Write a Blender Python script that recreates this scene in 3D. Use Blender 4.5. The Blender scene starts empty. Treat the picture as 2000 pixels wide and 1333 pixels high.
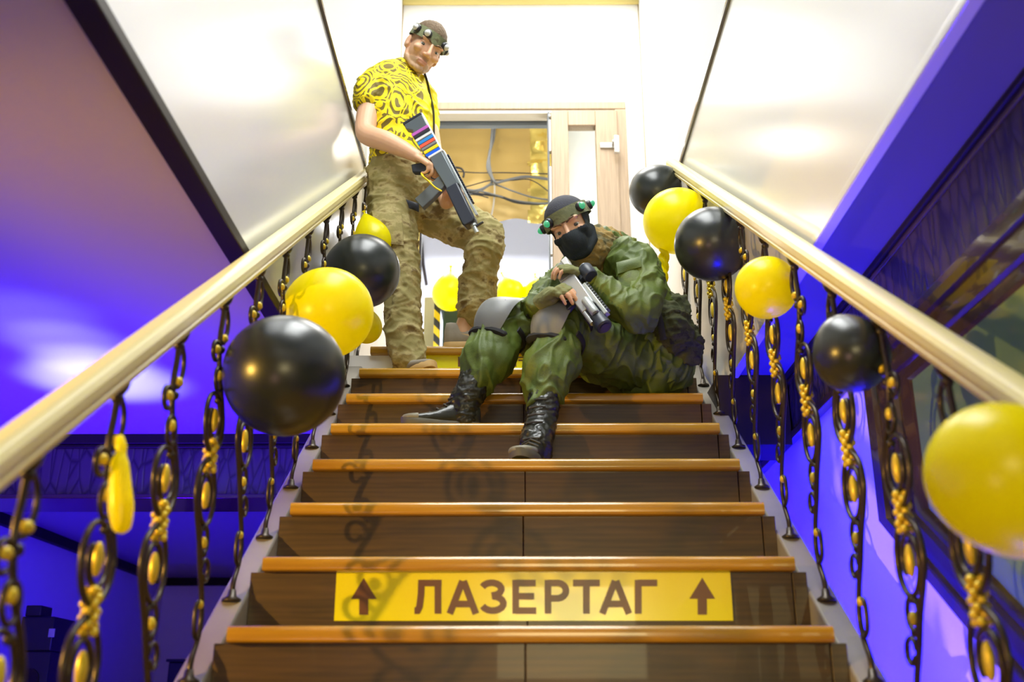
import bpy, bmesh, math, random
from mathutils import Vector, Matrix, Quaternion, noise
random.seed(7)
C = bpy.context.scene
COL = C.collection
PI = math.pi

# ------------------------------------------------------------------ camera
CZ, CX = 1.336, -0.028
TH = math.radians(19.48)
cam_d = bpy.data.cameras.new('camera')
cam = bpy.data.objects.new('camera', cam_d)
COL.objects.link(cam)
cam.location = (CX, 0, CZ)
cam.rotation_euler = (PI / 2 + TH, 0, math.radians(0.276))
cam_d.lens = 37.35
cam_d.sensor_width = 36
cam_d.clip_start = 0.05
cam_d.dof.use_dof = True
cam_d.dof.focus_distance = 4.2
cam_d.dof.aperture_fstop = 2.6
C.camera = cam

# ------------------------------------------------------------------ exposure and world
C.view_settings.view_transform = 'Standard'
C.view_settings.look = 'None'
C.view_settings.gamma = 1
C.view_settings.use_curve_mapping = False
C.view_settings.exposure = 0.0
W = bpy.data.worlds.new('world')
C.world = W
W.use_nodes = True
W.node_tree.nodes['Background'].inputs[0].default_value = (0.9, 0.9, 1, 1)
W.node_tree.nodes['Background'].inputs[1].default_value = 0.02

# ------------------------------------------------------------------ lights
def lamp(name, kind, loc, energy, color, size=0.5, size_y=None, target=None, spot=60, blend=0.5, spread=None):
    l = bpy.data.lights.new(name, kind)
    l.energy = energy
    l.color = color
    o = bpy.data.objects.new(name, l)
    COL.objects.link(o)
    o.location = loc
    if kind == 'AREA':
        l.shape = 'RECTANGLE'
        l.size = size
        l.size_y = size_y or size
        if spread: l.spread = math.radians(spread)
    elif kind == 'SPOT':
        l.spot_size = math.radians(spot)
        l.spot_blend = blend
        l.shadow_soft_size = size
    else:
        l.shadow_soft_size = size
    if target is not None:
        o.rotation_euler = (Vector(target) - Vector(loc)).to_track_quat('-Z', 'Y').to_euler()
    return o
# upstairs: white ceiling panels over the stairwell and the landing
lamp('hall_light', 'AREA', (0, 2.3, 5.70), 175, (0.97, 1, 0.99), 1.3, 2.6, (0, 2.3, 0))
lamp('landing_light', 'AREA', (0.1, 5.0, 5.70), 50, (1, 0.98, 0.93), 1.1, 0.9, (0.1, 5.0, 0))
lamp('room_light', 'AREA', (-0.3, 7.6, 5.2), 95, (0.95, 0.97, 1), 1.2, 1.0, (-0.3, 7.6, 0))
lamp('pane_fill', 'POINT', (0.95, 6.25, 4.5), 22, (1, 1, 1), 0.1)  # added fill that whitens the view through the side leaf's glass
# lower room, left: blue floodlights thrown up at the glossy ceiling
lamp('foil_fill', 'POINT', (-0.25, 6.15, 4.9), 5.5, (1, 0.93, 0.8), 0.1)  # added fill for the gold foil upstairs, not a fixture
lamp('blue_flood', 'SPOT', (-1.9, 4.1, 0.5), 640, (0.05, 0.0, 1), 0.2, None, (-1.85, 4.1, 2.55), 96, 1.0)
for _y, _e in ((3.68, 230), (3.44, 110), (3.18, 45)): lamp('ceiling_glare', 'SPOT', (-1.68, _y - 0.1, 0.5), _e, (0.75, 0.9, 1), 0.05, None, (-1.59, _y, 2.55), 14, 1.0)  # added spots drawing the streak of a lamp's reflection on the ceiling
lamp('blue_flood_far', 'SPOT', (-1.9, 6.6, 0.4), 170, (0.02, 0.0, 1), 0.2, None, (-1.9, 6.9, 2.55), 140, 0.6)
lamp('violet_wash', 'POINT', (-1.6, 8.2, 1.0), 3, (0.12, 0.0, 1), 0.25)
lamp('ceiling_glare', 'SPOT', (-1.72, 3.75, 0.5), 420, (0.75, 0.9, 1), 0.05, None, (-1.62, 3.9, 2.55), 19, 1.0)  # added spot for the core of that reflected glare
# right passage: violet strip lying along the floor of the gap, blue one higher up
lamp('violet_strip', 'AREA', (0.90, 2.0, 0.25), 150, (0.17, 0.06, 1), 0.16, 3.0, (0.905, 2.0, 3))
lamp('blue_strip', 'AREA', (0.905, 3.4, 0.9), 480, (0.0, 0.0, 1), 0.10, 2.2, (0.92, 3.4, 3))
# warm lamp of the lower hall, low on the left, and an added amber front fill behind the camera
lamp('amber_lamp', 'SPOT', (-2.6, 0.7, 2.0), 360, (1, 0.58, 0.10), 0.03, None, (-0.3, 2.9, 1.5), 60, 0.5)
lamp('bounce_fill', 'AREA', (-1.1, -1.2, 0.5), 16, (1, 0.55, 0.45), 0.5, 0.5, (-1.1, 2.1, 2.5))  # added fill standing in for warm light bounced onto the ceiling
lamp('front_fill', 'AREA', (0.3, -1.8, 1.85), 30, (1, 0.84, 0.42), 0.9, 0.6, (0.1, 3.2, 1.65))

# ------------------------------------------------------------------ photo pixel -> point at depth y
FPX = 2075.0
def P(px, py, y):
    k = (1400 - py) * 0.94277 / FPX
    Z = k * (y * 0.94277) / (1 - k * 0.33346)
    d = y * 0.94277 + 0.33346 * Z
    return Vector(((px - 1010) * d / FPX + CX, y, Z + CZ))
def PX(px, py, x):
    "point on the plane x = const"
    u = (px - 1010); d = (x - CX) * FPX / u
    Z = (1400 - py) * d * 0.94277 / FPX
    return Vector((x, (d - 0.33346 * Z) / 0.94277, Z + CZ))
RUN, RISE, SW = 0.2794, 0.1906, 0.665
def NY(n): return 2.406 + (n - 8) * RUN
def NZ(n): return n * RISE
SLOPE = RISE / RUN
def nose_z(y): return NZ(8) + (y - NY(8)) * SLOPE

# ------------------------------------------------------------------ mesh builder
class MB:
    def __init__(s): s.v = []; s.f = []; s.m = []
    def add(s, vs, fs, mi=0):
        b = len(s.v)
        s.v += [Vector(v) for v in vs]
        s.f += [tuple(i + b for i in f) for f in fs]
        s.m += [mi] * len(fs)
        return s
    def box(s, c, size, rot=None, mi=0):
        c = Vector(c); hx, hy, hz = size[0] / 2, size[1] / 2, size[2] / 2
        vs = [Vector((x, y, z)) for x in (-hx, hx) for y in (-hy, hy) for z in (-hz, hz)]
        if rot is not None: vs = [rot @ v for v in vs]
        return s.add([c + v for v in vs], [(0, 1, 3, 2), (4, 6, 7, 5), (0, 4, 5, 1), (2, 3, 7, 6), (0, 2, 6, 4), (1, 5, 7, 3)], mi)
    def rng(s, x0, x1, y0, y1, z0, z1, mi=0):
        return s.box(((x0 + x1) / 2, (y0 + y1) / 2, (z0 + z1) / 2), (x1 - x0, y1 - y0, z1 - z0), None, mi)
    def prism(s, poly, a, b, fn, mi=0):
        "poly: 2D points; fn(p, t) -> 3D; from t=a to t=b"
        n = len(poly)
        vs = [fn(p, a) for p in poly] + [fn(p, b) for p in poly]
        fs = [(i, (i + 1) % n, n + (i + 1) % n, n + i) for i in range(n)]
        fs += [tuple(range(n - 1, -1, -1)), tuple(range(n, 2 * n))]
        return s.add(vs, fs, mi)
    def rings(s, rings, caps=True, closed=False, mi=0):
        n = len(rings[0]); vs = [p for r in rings for p in r]; fs = []
        R = len(rings)
        for i in range(R if closed else R - 1):
            j = (i + 1) % R
            for k in range(n):
                l = (k + 1) % n
                fs.append((i * n + k, i * n + l, j * n + l, j * n + k))
        if caps and not closed:
            fs.append(tuple(range(n - 1, -1, -1)))
            fs.append(tuple((R - 1) * n + k for k in range(n)))
        return s.add(vs, fs, mi)
    def tube(s, pts, r, n=10, closed=False, round_ends=False, ref=None, mi=0, cap=True):
        """r: number, list of numbers or list of (ra, rb); ref: direction of the ra axis"""
        pts = [Vector(p) for p in pts]; N = len(pts)
        if not isinstance(r, (list, tuple)): r = [r] * N
        rr = [(q, q) if not isinstance(q, (list, tuple)) else q for q in r]
        if round_ends and not closed:
            d0 = (pts[0] - pts[1]).normalized(); d1 = (pts[-1] - pts[-2]).normalized()
            e0 = []; e1 = []
            for t in (0.97, 0.8, 0.5):
                q = math.sqrt(1 - t * t)
                m0 = min(rr[0]); m1 = min(rr[-1])
                e0.append((pts[0] + d0 * m0 * t, (rr[0][0] * q, rr[0][1] * q)))
                e1.insert(0, (pts[-1] + d1 * m1 * t, (rr[-1][0] * q, rr[-1][1] * q)))
            pts = [e[0] for e in e0] + pts + [e[0] for e in e1]
            rr = [e[1] for e in e0] + list(rr) + [e[1] for e in e1]
            N = len(pts)
        rings = []; prev = None
        for i in range(N):
            if closed: t = pts[(i + 1) % N] - pts[i - 1]
            else: t = pts[min(i + 1, N - 1)] - pts[max(i - 1, 0)]
            if t.length < 1e-9: t = Vector((0, 0, 1))
            t.normalize()
            if ref is not None:
                rv = Vector(ref[i if len(ref) == N else 0]) if isinstance(ref[0], (list, tuple, Vector)) else Vector(ref)
                a = rv - t * rv.dot(t)
                if a.length < 1e-6: a = t.orthogonal()
            elif prev is None: a = t.orthogonal()
            else:
                a = prev - t * prev.dot(t)
                if a.length < 1e-6: a = t.orthogonal()
            a.normalize(); prev = a
            b = t.cross(a)
            rings.append([pts[i] + a * (math.cos(2 * PI * k / n) * rr[i][0]) + b * (math.sin(2 * PI * k / n) * rr[i][1]) for k in range(n)])
        return s.rings(rings, cap, closed, mi)
    def ell(s, c, r, rot=None, n=16, m=10, mi=0):
        c = Vector(c); 
        if not isinstance(r, (list, tuple)): r = (r, r, r)
        vs = []; fs = []
        def tr(v):
            v = Vector((v[0] * r[0], v[1] * r[1], v[2] * r[2]))
            return c + (rot @ v if rot is not None else v)
        vs.append(tr((0, 0, 1)))
        for i in range(1, m):
            a = PI * i / m
            for k in range(n):
                b = 2 * PI * k / n
                vs.append(tr((math.sin(a) * math.cos(b), math.sin(a) * math.sin(b), math.cos(a))))
        vs.append(tr((0, 0, -1)))
        for k in range(n):
            l = (k + 1) % n
            fs.append((0, 1 + k, 1 + l))
            for i in range(m - 2):
                fs.append((1 + i * n + k, 1 + (i + 1) * n + k, 1 + (i + 1) * n + l, 1 + i * n + l))
            fs.append((1 + (m - 2) * n + k, len(vs) - 1, 1 + (m - 2) * n + l))
        return s.add(vs, fs, mi)
    def lathe(s, prof, n=24, M=None, mi=0):
        "prof: (radius, z) list, turned about z, then placed by matrix M"
        M = M or Matrix()
        rings = [[M @ Vector((max(r, 1e-5) * math.cos(2 * PI * k / n), max(r, 1e-5) * math.sin(2 * PI * k / n), z)) for k in range(n)] for r, z in prof]
        return s.rings(rings, True, False, mi)
    def mesh(s, name, mats, smooth=True):
        me = bpy.data.meshes.new(name)
        me.from_pydata([tuple(v) for v in s.v], [], s.f)
        for m in (mats if isinstance(mats, (list, tuple)) else [mats]): me.materials.append(m)
        me.polygons.foreach_set('material_index', s.m)
        me.polygons.foreach_set('use_smooth', [smooth] * len(s.f))
        me.update()
        return me
    def build(s, name, mats, parent=None, smooth=True, bevel=0, seg=2, angle=40, fix=True):
        me = s.mesh(name, mats, smooth)
        if fix:
            bm = bmesh.new(); bm.from_mesh(me)
            bmesh.ops.recalc_face_normals(bm, faces=bm.faces)
            bm.to_mesh(me); bm.free()
        if smooth:
            try: me.set_sharp_from_angle(angle=math.radians(angle))
            except Exception: pass
        o = bpy.data.objects.new(name, me)
        COL.objects.link(o)
        if parent is not None: attach(o, parent)
        if bevel:
            b = o.modifiers.new('bevel', 'BEVEL'); b.width = bevel; b.segments = seg; b.limit_method = 'ANGLE'; b.angle_limit = math.radians(35)
            b.harden_normals = False
        return o

def attach(o, parent):
    o.parent = parent
    bpy.context.view_layer.update()
    o.matrix_parent_inverse = parent.matrix_world.inverted()

def tag(o, label=None, cat=None, group=None, kind=None):
    if label: o['label'] = label
    if cat: o['category'] = cat
    if group: o['group'] = group
    if kind: o['kind'] = kind
    return o
def thing(name, label, cat, loc=(0, 0, 0), group=None):
    o = bpy.data.objects.new(name, None)
    o.empty_display_size = 0.1
    COL.objects.link(o)
    o.location = loc
    bpy.context.view_layer.update()
    return tag(o, label, cat, group)
def struct(o): o['kind'] = 'structure'; return o
def link_copy(o, parent, M):
    c = o.copy(); COL.objects.link(c)
    c.parent = parent; c.matrix_parent_inverse = Matrix(); c.matrix_local = M
    return c

def crom(pts, k=6):
    "Catmull-Rom through points (vectors of any length)"
    pts = [tuple(p) for p in pts]; out = []
    n = len(pts)
    for i in range(n - 1):
        p0, p1, p2, p3 = pts[max(i - 1, 0)], pts[i], pts[i + 1], pts[min(i + 2, n - 1)]
        for j in range(k):
            t = j / k
            out.append(tuple(0.5 * (2 * b + (c - a) * t + (2 * a - 5 * b + 4 * c - d) * t * t + (3 * b - a - 3 * c + d) * t ** 3) for a, b, c, d in zip(p0, p1, p2, p3)))
    out.append(pts[-1])
    return out

# ------------------------------------------------------------------ materials
def mat(name, color, rough=0.5, metal=0.0, spec=0.5, noise_amt=0.0, noise_scale=20, bump=0.0, bump_scale=60, coat=0, trans=0, sub=0, emit=None, estr=0, subcol=None):
    m = bpy.data.materials.new(name); m.use_nodes = True
    nt = m.node_tree; b = nt.nodes['Principled BSDF']
    c4 = (*color, 1)
    b.inputs['Base Color'].default_value = c4
    b.inputs['Roughness'].default_value = rough
    b.inputs['Metallic'].default_value = metal
    b.inputs['Specular IOR Level'].default_value = spec
    b.inputs['Coat Weight'].default_value = coat
    b.inputs['Transmission Weight'].default_value = trans
    if sub:
        b.inputs['Subsurface Weight'].default_value = sub
        b.inputs['Subsurface Radius'].default_value = subcol or (0.02, 0.008, 0.004)
        b.inputs['Subsurface Scale'].default_value = 1.0
    if emit:
        b.inputs['Emission Color'].default_value = (*emit, 1)
        b.inputs['Emission Strength'].default_value = estr
    if noise_amt or bump:
        tc = nt.nodes.new('ShaderNodeTexCoord')
        if noise_amt:
            n = nt.nodes.new('ShaderNodeTexNoise'); n.inputs['Scale'].default_value = noise_scale; n.inputs['Detail'].default_value = 6
            nt.links.new(tc.outputs['Object'], n.inputs['Vector'])
            mx = nt.nodes.new('ShaderNodeMix'); mx.data_type = 'RGBA'
            mx.inputs[6].default_value = tuple(max(0, x * (1 - noise_amt)) for x in color) + (1,)
            mx.inputs[7].default_value = tuple(min(1, x * (1 + noise_amt)) for x in color) + (1,)
            nt.links.new(n.outputs['Fac'], mx.inputs[0]); nt.links.new(mx.outputs[2], b.inputs['Base Color'])
        if bump:
            n2 = nt.nodes.new('ShaderNodeTexNoise'); n2.inputs['Scale'].default_value = bump_scale; n2.inputs['Detail'].default_value = 4
            nt.links.new(tc.outputs['Object'], n2.inputs['Vector'])
            bp = nt.nodes.new('ShaderNodeBump'); bp.inputs['Strength'].default_value = bump; bp.inputs['Distance'].default_value = 0.01
            nt.links.new(n2.outputs['Fac'], bp.inputs['Height']); nt.links.new(bp.outputs['Normal'], b.inputs['Normal'])
    return m

def ramp_mat(name, build, rough=0.5, **kw):
    "build(nt, texcoord) -> colour socket"
    m = mat(name, (0.5, 0.5, 0.5), rough, **kw)
    nt = m.node_tree; b = nt.nodes['Principled BSDF']
    tc = nt.nodes.new('ShaderNodeTexCoord')
    nt.links.new(build(nt, tc), b.inputs['Base Color'])
    return m
def node_ramp(nt, fac, stops, interp='LINEAR'):
    r = nt.nodes.new('ShaderNodeValToRGB'); cr = r.color_ramp; cr.interpolation = interp
    while len(cr.elements) < len(stops): cr.elements.new(0.5)
    for e, (p, c) in zip(cr.elements, stops): e.position = p; e.color = (*c, 1)
    nt.links.new(fac, r.inputs['Fac']); return r.outputs['Color']
def mapped(nt, tc, scale, rot=(0, 0, 0), out='Object'):
    mp = nt.nodes.new('ShaderNodeMapping'); mp.inputs['Scale'].default_value = scale; mp.inputs['Rotation'].default_value = rot
    nt.links.new(tc.outputs[out], mp.inputs['Vector']); return mp.outputs['Vector']
def tex(nt, kind, vec, **inp):
    t = nt.nodes.new(kind)
    for k, v in inp.items():
        if k in t.inputs: t.inputs[k].default_value = v
        else: setattr(t, k, v)
    nt.links.new(vec, t.inputs['Vector']); return t
def mixc(nt, fac, a, b):
    mx = nt.nodes.new('ShaderNodeMix'); mx.data_type = 'RGBA'
    for s, i in ((fac, 0), (a, 6), (b, 7)):
        if isinstance(s, (int, float)): mx.inputs[i].default_value = s
        elif isinstance(s, tuple): mx.inputs[i].default_value = (*s, 1)
        else: nt.links.new(s, mx.inputs[i])
    return mx.outputs[2]
def math_n(nt, op, a, b=0.0):
    n = nt.nodes.new('ShaderNodeMath'); n.operation = op
    for s, i in ((a, 0), (b, 1)):
        if isinstance(s, (int, float)): n.inputs[i].default_value = s
        else: nt.links.new(s, n.inputs[i])
    return n.outputs[0]

def wood(name, dark, light, scale, rough, axis_stretch=(1.2, 14, 14), coat=0.0):
    def f(nt, tc):
        v = mapped(nt, tc, axis_stretch)
        n = tex(nt, 'ShaderNodeTexNoise', v, Scale=scale, Detail=8.0, Distortion=1.2)
        w = tex(nt, 'ShaderNodeTexWave', v, Scale=scale * 0.55, Distortion=7.0, Detail=3.0, bands_direction='Z')
        mx = math_n(nt, 'ADD', math_n(nt, 'MULTIPLY', n.outputs['Fac'], 0.85), math_n(nt, 'MULTIPLY', w.outputs['Fac'], 0.15))
        return node_ramp(nt, mx, [(0.25, dark), (0.75, light)])
    return ramp_mat(name, f, rough, coat=coat)
M = {}
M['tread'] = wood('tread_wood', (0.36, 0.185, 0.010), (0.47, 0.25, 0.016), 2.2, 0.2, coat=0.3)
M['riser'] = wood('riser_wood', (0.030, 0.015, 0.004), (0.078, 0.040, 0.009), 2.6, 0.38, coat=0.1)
M['stringer'] = mat('stringer_paint', (0.25, 0.23, 0.195), 0.35, noise_amt=0.12, noise_scale=14)
M['rail'] = mat('handrail_cream', (0.72, 0.63, 0.28), 0.28, noise_amt=0.05, noise_scale=30)
M['iron'] = mat('wrought_iron', (0.045, 0.034, 0.022), 0.32, metal=0.55, noise_amt=0.3, noise_scale=60)
M['gold'] = mat('gold_paint', (0.72, 0.54, 0.03), 0.32, metal=0.25)
M['ybal'] = mat('yellow_latex', (1.0, 0.93, 0.0), 0.3)
_nt = M['ybal'].node_tree; _tr = _nt.nodes.new('ShaderNodeBsdfTranslucent'); _tr.inputs[0].default_value = (1.0, 0.90, 0.0, 1)
_mx = _nt.nodes.new('ShaderNodeMixShader'); _mx.inputs[0].default_value = 0.5
_nt.links.new(_nt.nodes['Principled BSDF'].outputs[0], _mx.inputs[1]); _nt.links.new(_tr.outputs[0], _mx.inputs[2]); _nt.links.new(_mx.outputs[0], _nt.nodes['Material Output'].inputs[0])
M['kbal'] = mat('black_latex', (0.016, 0.02, 0.018), 0.3, spec=0.55)
M['panel'] = mat('white_gloss_panel', (0.66, 0.67, 0.66), 0.2, spec=0.9, noise_amt=0.02, noise_scale=3)
M['white'] = mat('white_plaster', (0.86, 0.86, 0.84), 0.8)
M['lowall'] = mat('lower_wall_paint', (0.72, 0.68, 0.74), 0.75, noise_amt=0.04, noise_scale=4)
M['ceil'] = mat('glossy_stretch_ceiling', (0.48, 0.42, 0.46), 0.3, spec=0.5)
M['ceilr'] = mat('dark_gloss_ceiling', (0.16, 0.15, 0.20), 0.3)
M['floor'] = mat('dark_floor_tile', (0.06, 0.055, 0.06), 0.4, noise_amt=0.2, noise_scale=6)
M['dark'] = mat('dark_wood_trim', (0.016, 0.010, 0.008), 0.5, spec=0.25)
M['brownframe'] = mat('brown_gloss_frame', (0.05, 0.03, 0.016), 0.16, coat=0.4)
M['black'] = mat('black_plastic', (0.012, 0.012, 0.014), 0.4)
M['pvc'] = ramp_mat('woodgrain_pvc', lambda nt, tc: node_ramp(nt, tex(nt, 'ShaderNodeTexNoise', mapped(nt, tc, (40, 40, 2)), Scale=3.0, Detail=6.0).outputs['Fac'], [(0.3, (0.33, 0.24, 0.155)), (0.7, (0.43, 0.32, 0.21))]), 0.45)
M['metal'] = mat('satin_aluminium', (0.55, 0.55, 0.54), 0.35, metal=0.8)
M['sign'] = mat('yellow_sticker', (0.80, 0.76, 0.0), 0.22, coat=0.3)
M['ink'] = mat('brown_print', (0.13, 0.05, 0.02), 0.3)
def _croc(nt, tc):
    v = mapped(nt, tc, (1, 1, 1))
    vo = tex(nt, 'ShaderNodeTexVoronoi', mapped(nt, tc, (26, 26, 7)), Scale=1.0, feature='DISTANCE_TO_EDGE')
    bp = nt.nodes.new('ShaderNodeBump'); bp.inputs['Strength'].default_value = 0.7; bp.inputs['Distance'].default_value = 0.012
    nt.links.new(math_n(nt, 'MINIMUM', vo.outputs['Distance'], 0.2), bp.inputs['Height'])
    nt.links.new(bp.outputs['Normal'], nt.nodes['Principled BSDF'].inputs['Normal'])
    return node_ramp(nt, vo.outputs['Distance'], [(0.0, (0.018, 0.014, 0.012)), (0.12, (0.06, 0.048, 0.042))])
M['croc'] = ramp_mat('crocodile_leather', _croc, 0.3)
M['mirror'] = mat('green_tinted_mirror', (0.15, 0.27, 0.09), 0.08, metal=0.12)
# ================================================================== SETTING
XL, XR = -0.778, 0.782          # faces of the stairwell opening
ZC, ZF, ZP = CZ + 1.22, NZ(15), CZ + 2.575   # lower ceiling, upper floor, parapet top
XW, XLW = 1.022, -3.33          # lower room side walls
YB, YFR = 10.1, -3.2
YD = 5.8                        # wall with the doorway
LF = NY(15) + 0.0
def slab(name, x0, x1, y0, y1, z0, z1, m): return struct(MB().rng(x0, x1, y0, y1, z0, z1).build(name, m, smooth=False))
slab('floor', XLW - 0.1, XW + 0.1, YFR, YB, -0.1, 0, M['floor'])
slab('wall_left', XLW - 0.1, XLW, YFR, YB, 0, ZC, M['lowall'])
slab('wall_right', XW, XW + 0.1, YFR, YB, 0, ZC, M['lowall'])
slab('wall_back', XLW, XW, YB, YB + 0.1, 0, ZC, M['lowall'])
slab('wall_front', XLW, XW, YFR - 0.1, YFR, 0, ZC, M['lowall'])
# lower ceiling = glossy underside, upper floor on top of it
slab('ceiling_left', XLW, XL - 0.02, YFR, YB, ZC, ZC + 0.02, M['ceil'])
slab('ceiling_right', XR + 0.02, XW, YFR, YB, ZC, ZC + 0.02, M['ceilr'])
slab('ceiling_front', XL - 0.02, XR + 0.02, YFR, -0.5, ZC, ZC + 0.02, M['ceil'])
slab('ceiling_back', XL - 0.02, XR + 0.02, 4.55, YB, ZC, ZC + 0.02, M['ceil'])
slab('floor_upper_left', XLW, XL - 0.03, YFR, YB, ZC + 0.02, ZF, M['floor'])
slab('floor_upper_right', XR + 0.03, 3.2, YFR, YB, ZC + 0.02, ZF, M['floor'])
slab('floor_upper_front', XL - 0.02, XR + 0.02, YFR, -0.5, ZC + 0.02, ZF, M['floor'])
slab('floor_landing', XL - 0.03, XR + 0.03, LF + 0.03, YB, ZC + 0.02, ZF - 0.036, M['white'])
# stairwell sides: glossy white sheets from the lower ceiling to the parapet top
for side, x0, x1 in (('left', XL - 0.03, XL), ('right', XR, XR + 0.03)):
    slab('wall_well_' + side, x0, x1, -0.5, 4.62, ZC + 0.004, ZP - 0.02, M['panel'])
slab('wall_well_front', XL - 0.03, XR + 0.03, -0.53, -0.5, ZC + 0.004, ZP, M['panel'])
# dark edge trims of the opening, and the capping rails of the parapet
def trim(k, mb, m, bevel=0.004): return struct(mb.build('trim_%d' % k, m, bevel=bevel))
trim(1, MB().rng(XL - 0.055, XL + 0.004, -0.5, 3.62, ZC - 0.022, ZC + 0.012), M['dark'])
trim(2, MB().rng(XR - 0.004, XR + 0.03, -0.5, 4.0, ZC - 0.012, ZC + 0.012), M['panel'])
for k, sx, x in ((3, -1, XL), (4, 1, XR)):
    b = MB()
    b.rng(min(x - sx * 0.012, x + sx * 0.075), max(x - sx * 0.012, x + sx * 0.075), -0.5, 4.64, ZP - 0.022, ZP)
    b.rng(min(x - sx * 0.006, x + sx * 0.06), max(x - sx * 0.006, x + sx * 0.06), -0.5, 4.64, ZP, ZP + 0.02)
    trim(k, b, M['brownframe'])
# right ceiling strip next to the opening, with its moulding
trim(5, MB().rng(XR + 0.20, XW, -2.0, 6.2, ZC - 0.018, ZC + 0.0), M['dark'])
# leather frieze at the top of the right wall, and the beam across the left room
o = trim(6, MB().rng(XW - 0.022, XW, -2.0, 6.2, CZ + 1.0, ZC - 0.018), M['croc'])
trim(7, MB().rng(XW - 0.034, XW, -2.0, 6.2, CZ + 0.972, CZ + 1.0).rng(XW - 0.030, XW, -2.0, 6.2, ZC - 0.035, ZC - 0.018), M['brownframe'])
BY = 4.745
o = struct(MB().rng(XLW, XL + 0.0, BY, BY + 0.3, CZ + 0.945, ZC - 0.04).build('beam_left', M['croc'], smooth=False))
trim(8, MB().rng(XLW, XL, BY - 0.03, BY + 0.33, ZC - 0.045, ZC).rng(XLW, XL, BY - 0.018, BY + 0.32, ZC - 0.062, ZC - 0.045), M['dark'])
trim(9, MB().rng(XLW, XL, BY - 0.018, BY + 0.32, CZ + 0.925, CZ + 0.945), M['brownframe'])
slab('beam_right', XR - 0.05, XW - 0.03, 3.84, 4.1, CZ + 0.95, ZC, M['dark'])
# far cornice of the left room
trim(10, MB().rng(XLW, XLW + 0.05, 5.2, YB, ZC - 0.07, ZC).rng(XLW, XW, YB - 0.05, YB, ZC - 0.07, ZC), M['dark'])
# closing wall below the landing
slab('wall_under_landing', XL, XR + 0.03, 4.60, 4.70, 0, ZC, M['lowall'])

# upper hall, all white
ZU = CZ + 4.41
slab('ceiling_upper', -4.2, 4.2, YFR, 9.6, ZU, ZU + 0.1, M['white'])
slab('wall_upper_left', -4.3, -4.2, YFR, 4.7, ZF, ZU, M['white'])
slab('wall_upper_right', 4.2, 4.3, YFR, 4.7, ZF, ZU, M['white'])
slab('wall_upper_front', -4.2, 4.2, YFR - 0.1, YFR, ZF, ZU, M['white'])
slab('floor_upper_far_left', -4.2, XLW, YFR, 4.7, ZF - 0.1, ZF, M['floor'])
slab('floor_upper_far_right', 3.2, 4.2, YFR, 4.7, ZF - 0.1, ZF, M['floor'])
XCL, XCR = P(786, 60, YD).x, P(1251, 60, YD).x
slab('wall_corridor_left', -4.2, XCL, 4.64, YD + 0.1, ZF, ZU, M['white'])
slab('wall_corridor_right', XCR, 4.2, 4.64, YD + 0.1, ZF, ZU, M['white'])
# doorway wall, cut around the frame
dl, dr, dt = P(832, 205, YD).x - 0.075, P(1222, 205, YD).x, P(1000, 203, YD).z
slab('wall_door_top', XCL, XCR, YD, YD + 0.1, dt, ZU, M['white'])
slab('wall_door_left', XCL, dl, YD, YD + 0.1, ZF, dt, M['white'])
slab('wall_door_right', dr, XCR, YD, YD + 0.1, ZF, dt, M['white'])
yt = mat('yellow_cornice', (0.75, 0.62, 0.22), 0.5)
trim(11, MB().rng(XCL, XCR, YD - 0.02, YD, ZU - 0.035, ZU), yt)
wire = mat('brown_seam', (0.35, 0.26, 0.14), 0.6)
trim(12, MB().rng(XCL, XCL + 0.006, YD - 0.006, YD, ZF, ZU).rng(XCR - 0.006, XCR, YD - 0.006, YD, ZF, ZU), wire, 0)
# door: wood-grain PVC frame with a narrow glazed side leaf
door = bpy.data.objects.new('door_1', None); COL.objects.link(door); door.location = (dr, YD, ZF)
bpy.context.view_layer.update(); struct(door)
FW = 0.07
b = MB()
b.rng(dl, dr, YD - 0.03, YD + 0.08, dt - 0.055, dt)
b.rng(dr - FW, dr, YD - 0.03, YD + 0.08, ZF, dt - 0.055)
b.rng(dl, dl + 0.05, YD - 0.03, YD + 0.08, ZF, dt - 0.055)
b.build('door_frame', M['pvc'], door, bevel=0.006)
MB().rng(dl + 0.05, dr - FW, YD - 0.02, YD + 0.07, dt - 0.08, dt - 0.055).build('frame_lip', mat('cream_pvc', (0.72, 0.66, 0.55), 0.4), door, bevel=0.003)
lx0 = P(1078, 300, YD).x; lx1 = dr - FW + 0.012
gx0, gx1 = P(1111, 300, YD).x, P(1165, 300, YD).x
gz1, gz0 = P(1130, 252, YD).z, ZF + 0.72
lt = dt - 0.072
b = MB()
b.rng(lx0, gx0, YD - 0.045, YD + 0.03, ZF + 0.02, lt)
b.rng(gx1, lx1, YD - 0.045, YD + 0.03, ZF + 0.02, lt)
b.rng(gx0, gx1, YD - 0.045, YD + 0.03, gz1, lt)
b.rng(gx0, gx1, YD - 0.045, YD + 0.03, ZF + 0.02, gz0)
b.build('side_leaf', M['pvc'], door, bevel=0.005)
glass = mat('door_glass', (0.93, 0.97, 0.95), 0.02, trans=1.0)
glass.node_tree.nodes['Principled BSDF'].inputs['IOR'].default_value = 1.02
MB().rng(gx0 - 0.01, gx1 + 0.01, YD - 0.012, YD - 0.006, gz0 - 0.01, gz1 + 0.01).build('glass_pane', glass, door, smooth=False)
h = P(1190, 283, YD - 0.06)
b = MB()
b.box(h + Vector((0, 0.012, 0)), (0.105, 0.02, 0.04))
b.tube([h + Vector((0.03, 0, 0)), h + Vector((0.03, -0.05, 0))], 0.013, 12)
b.box(h + Vector((0.043, -0.055, -0.03)), (0.032, 0.026, 0.12))
b.build('door_handle', M['metal'], door, bevel=0.005)
b = MB()
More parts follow.
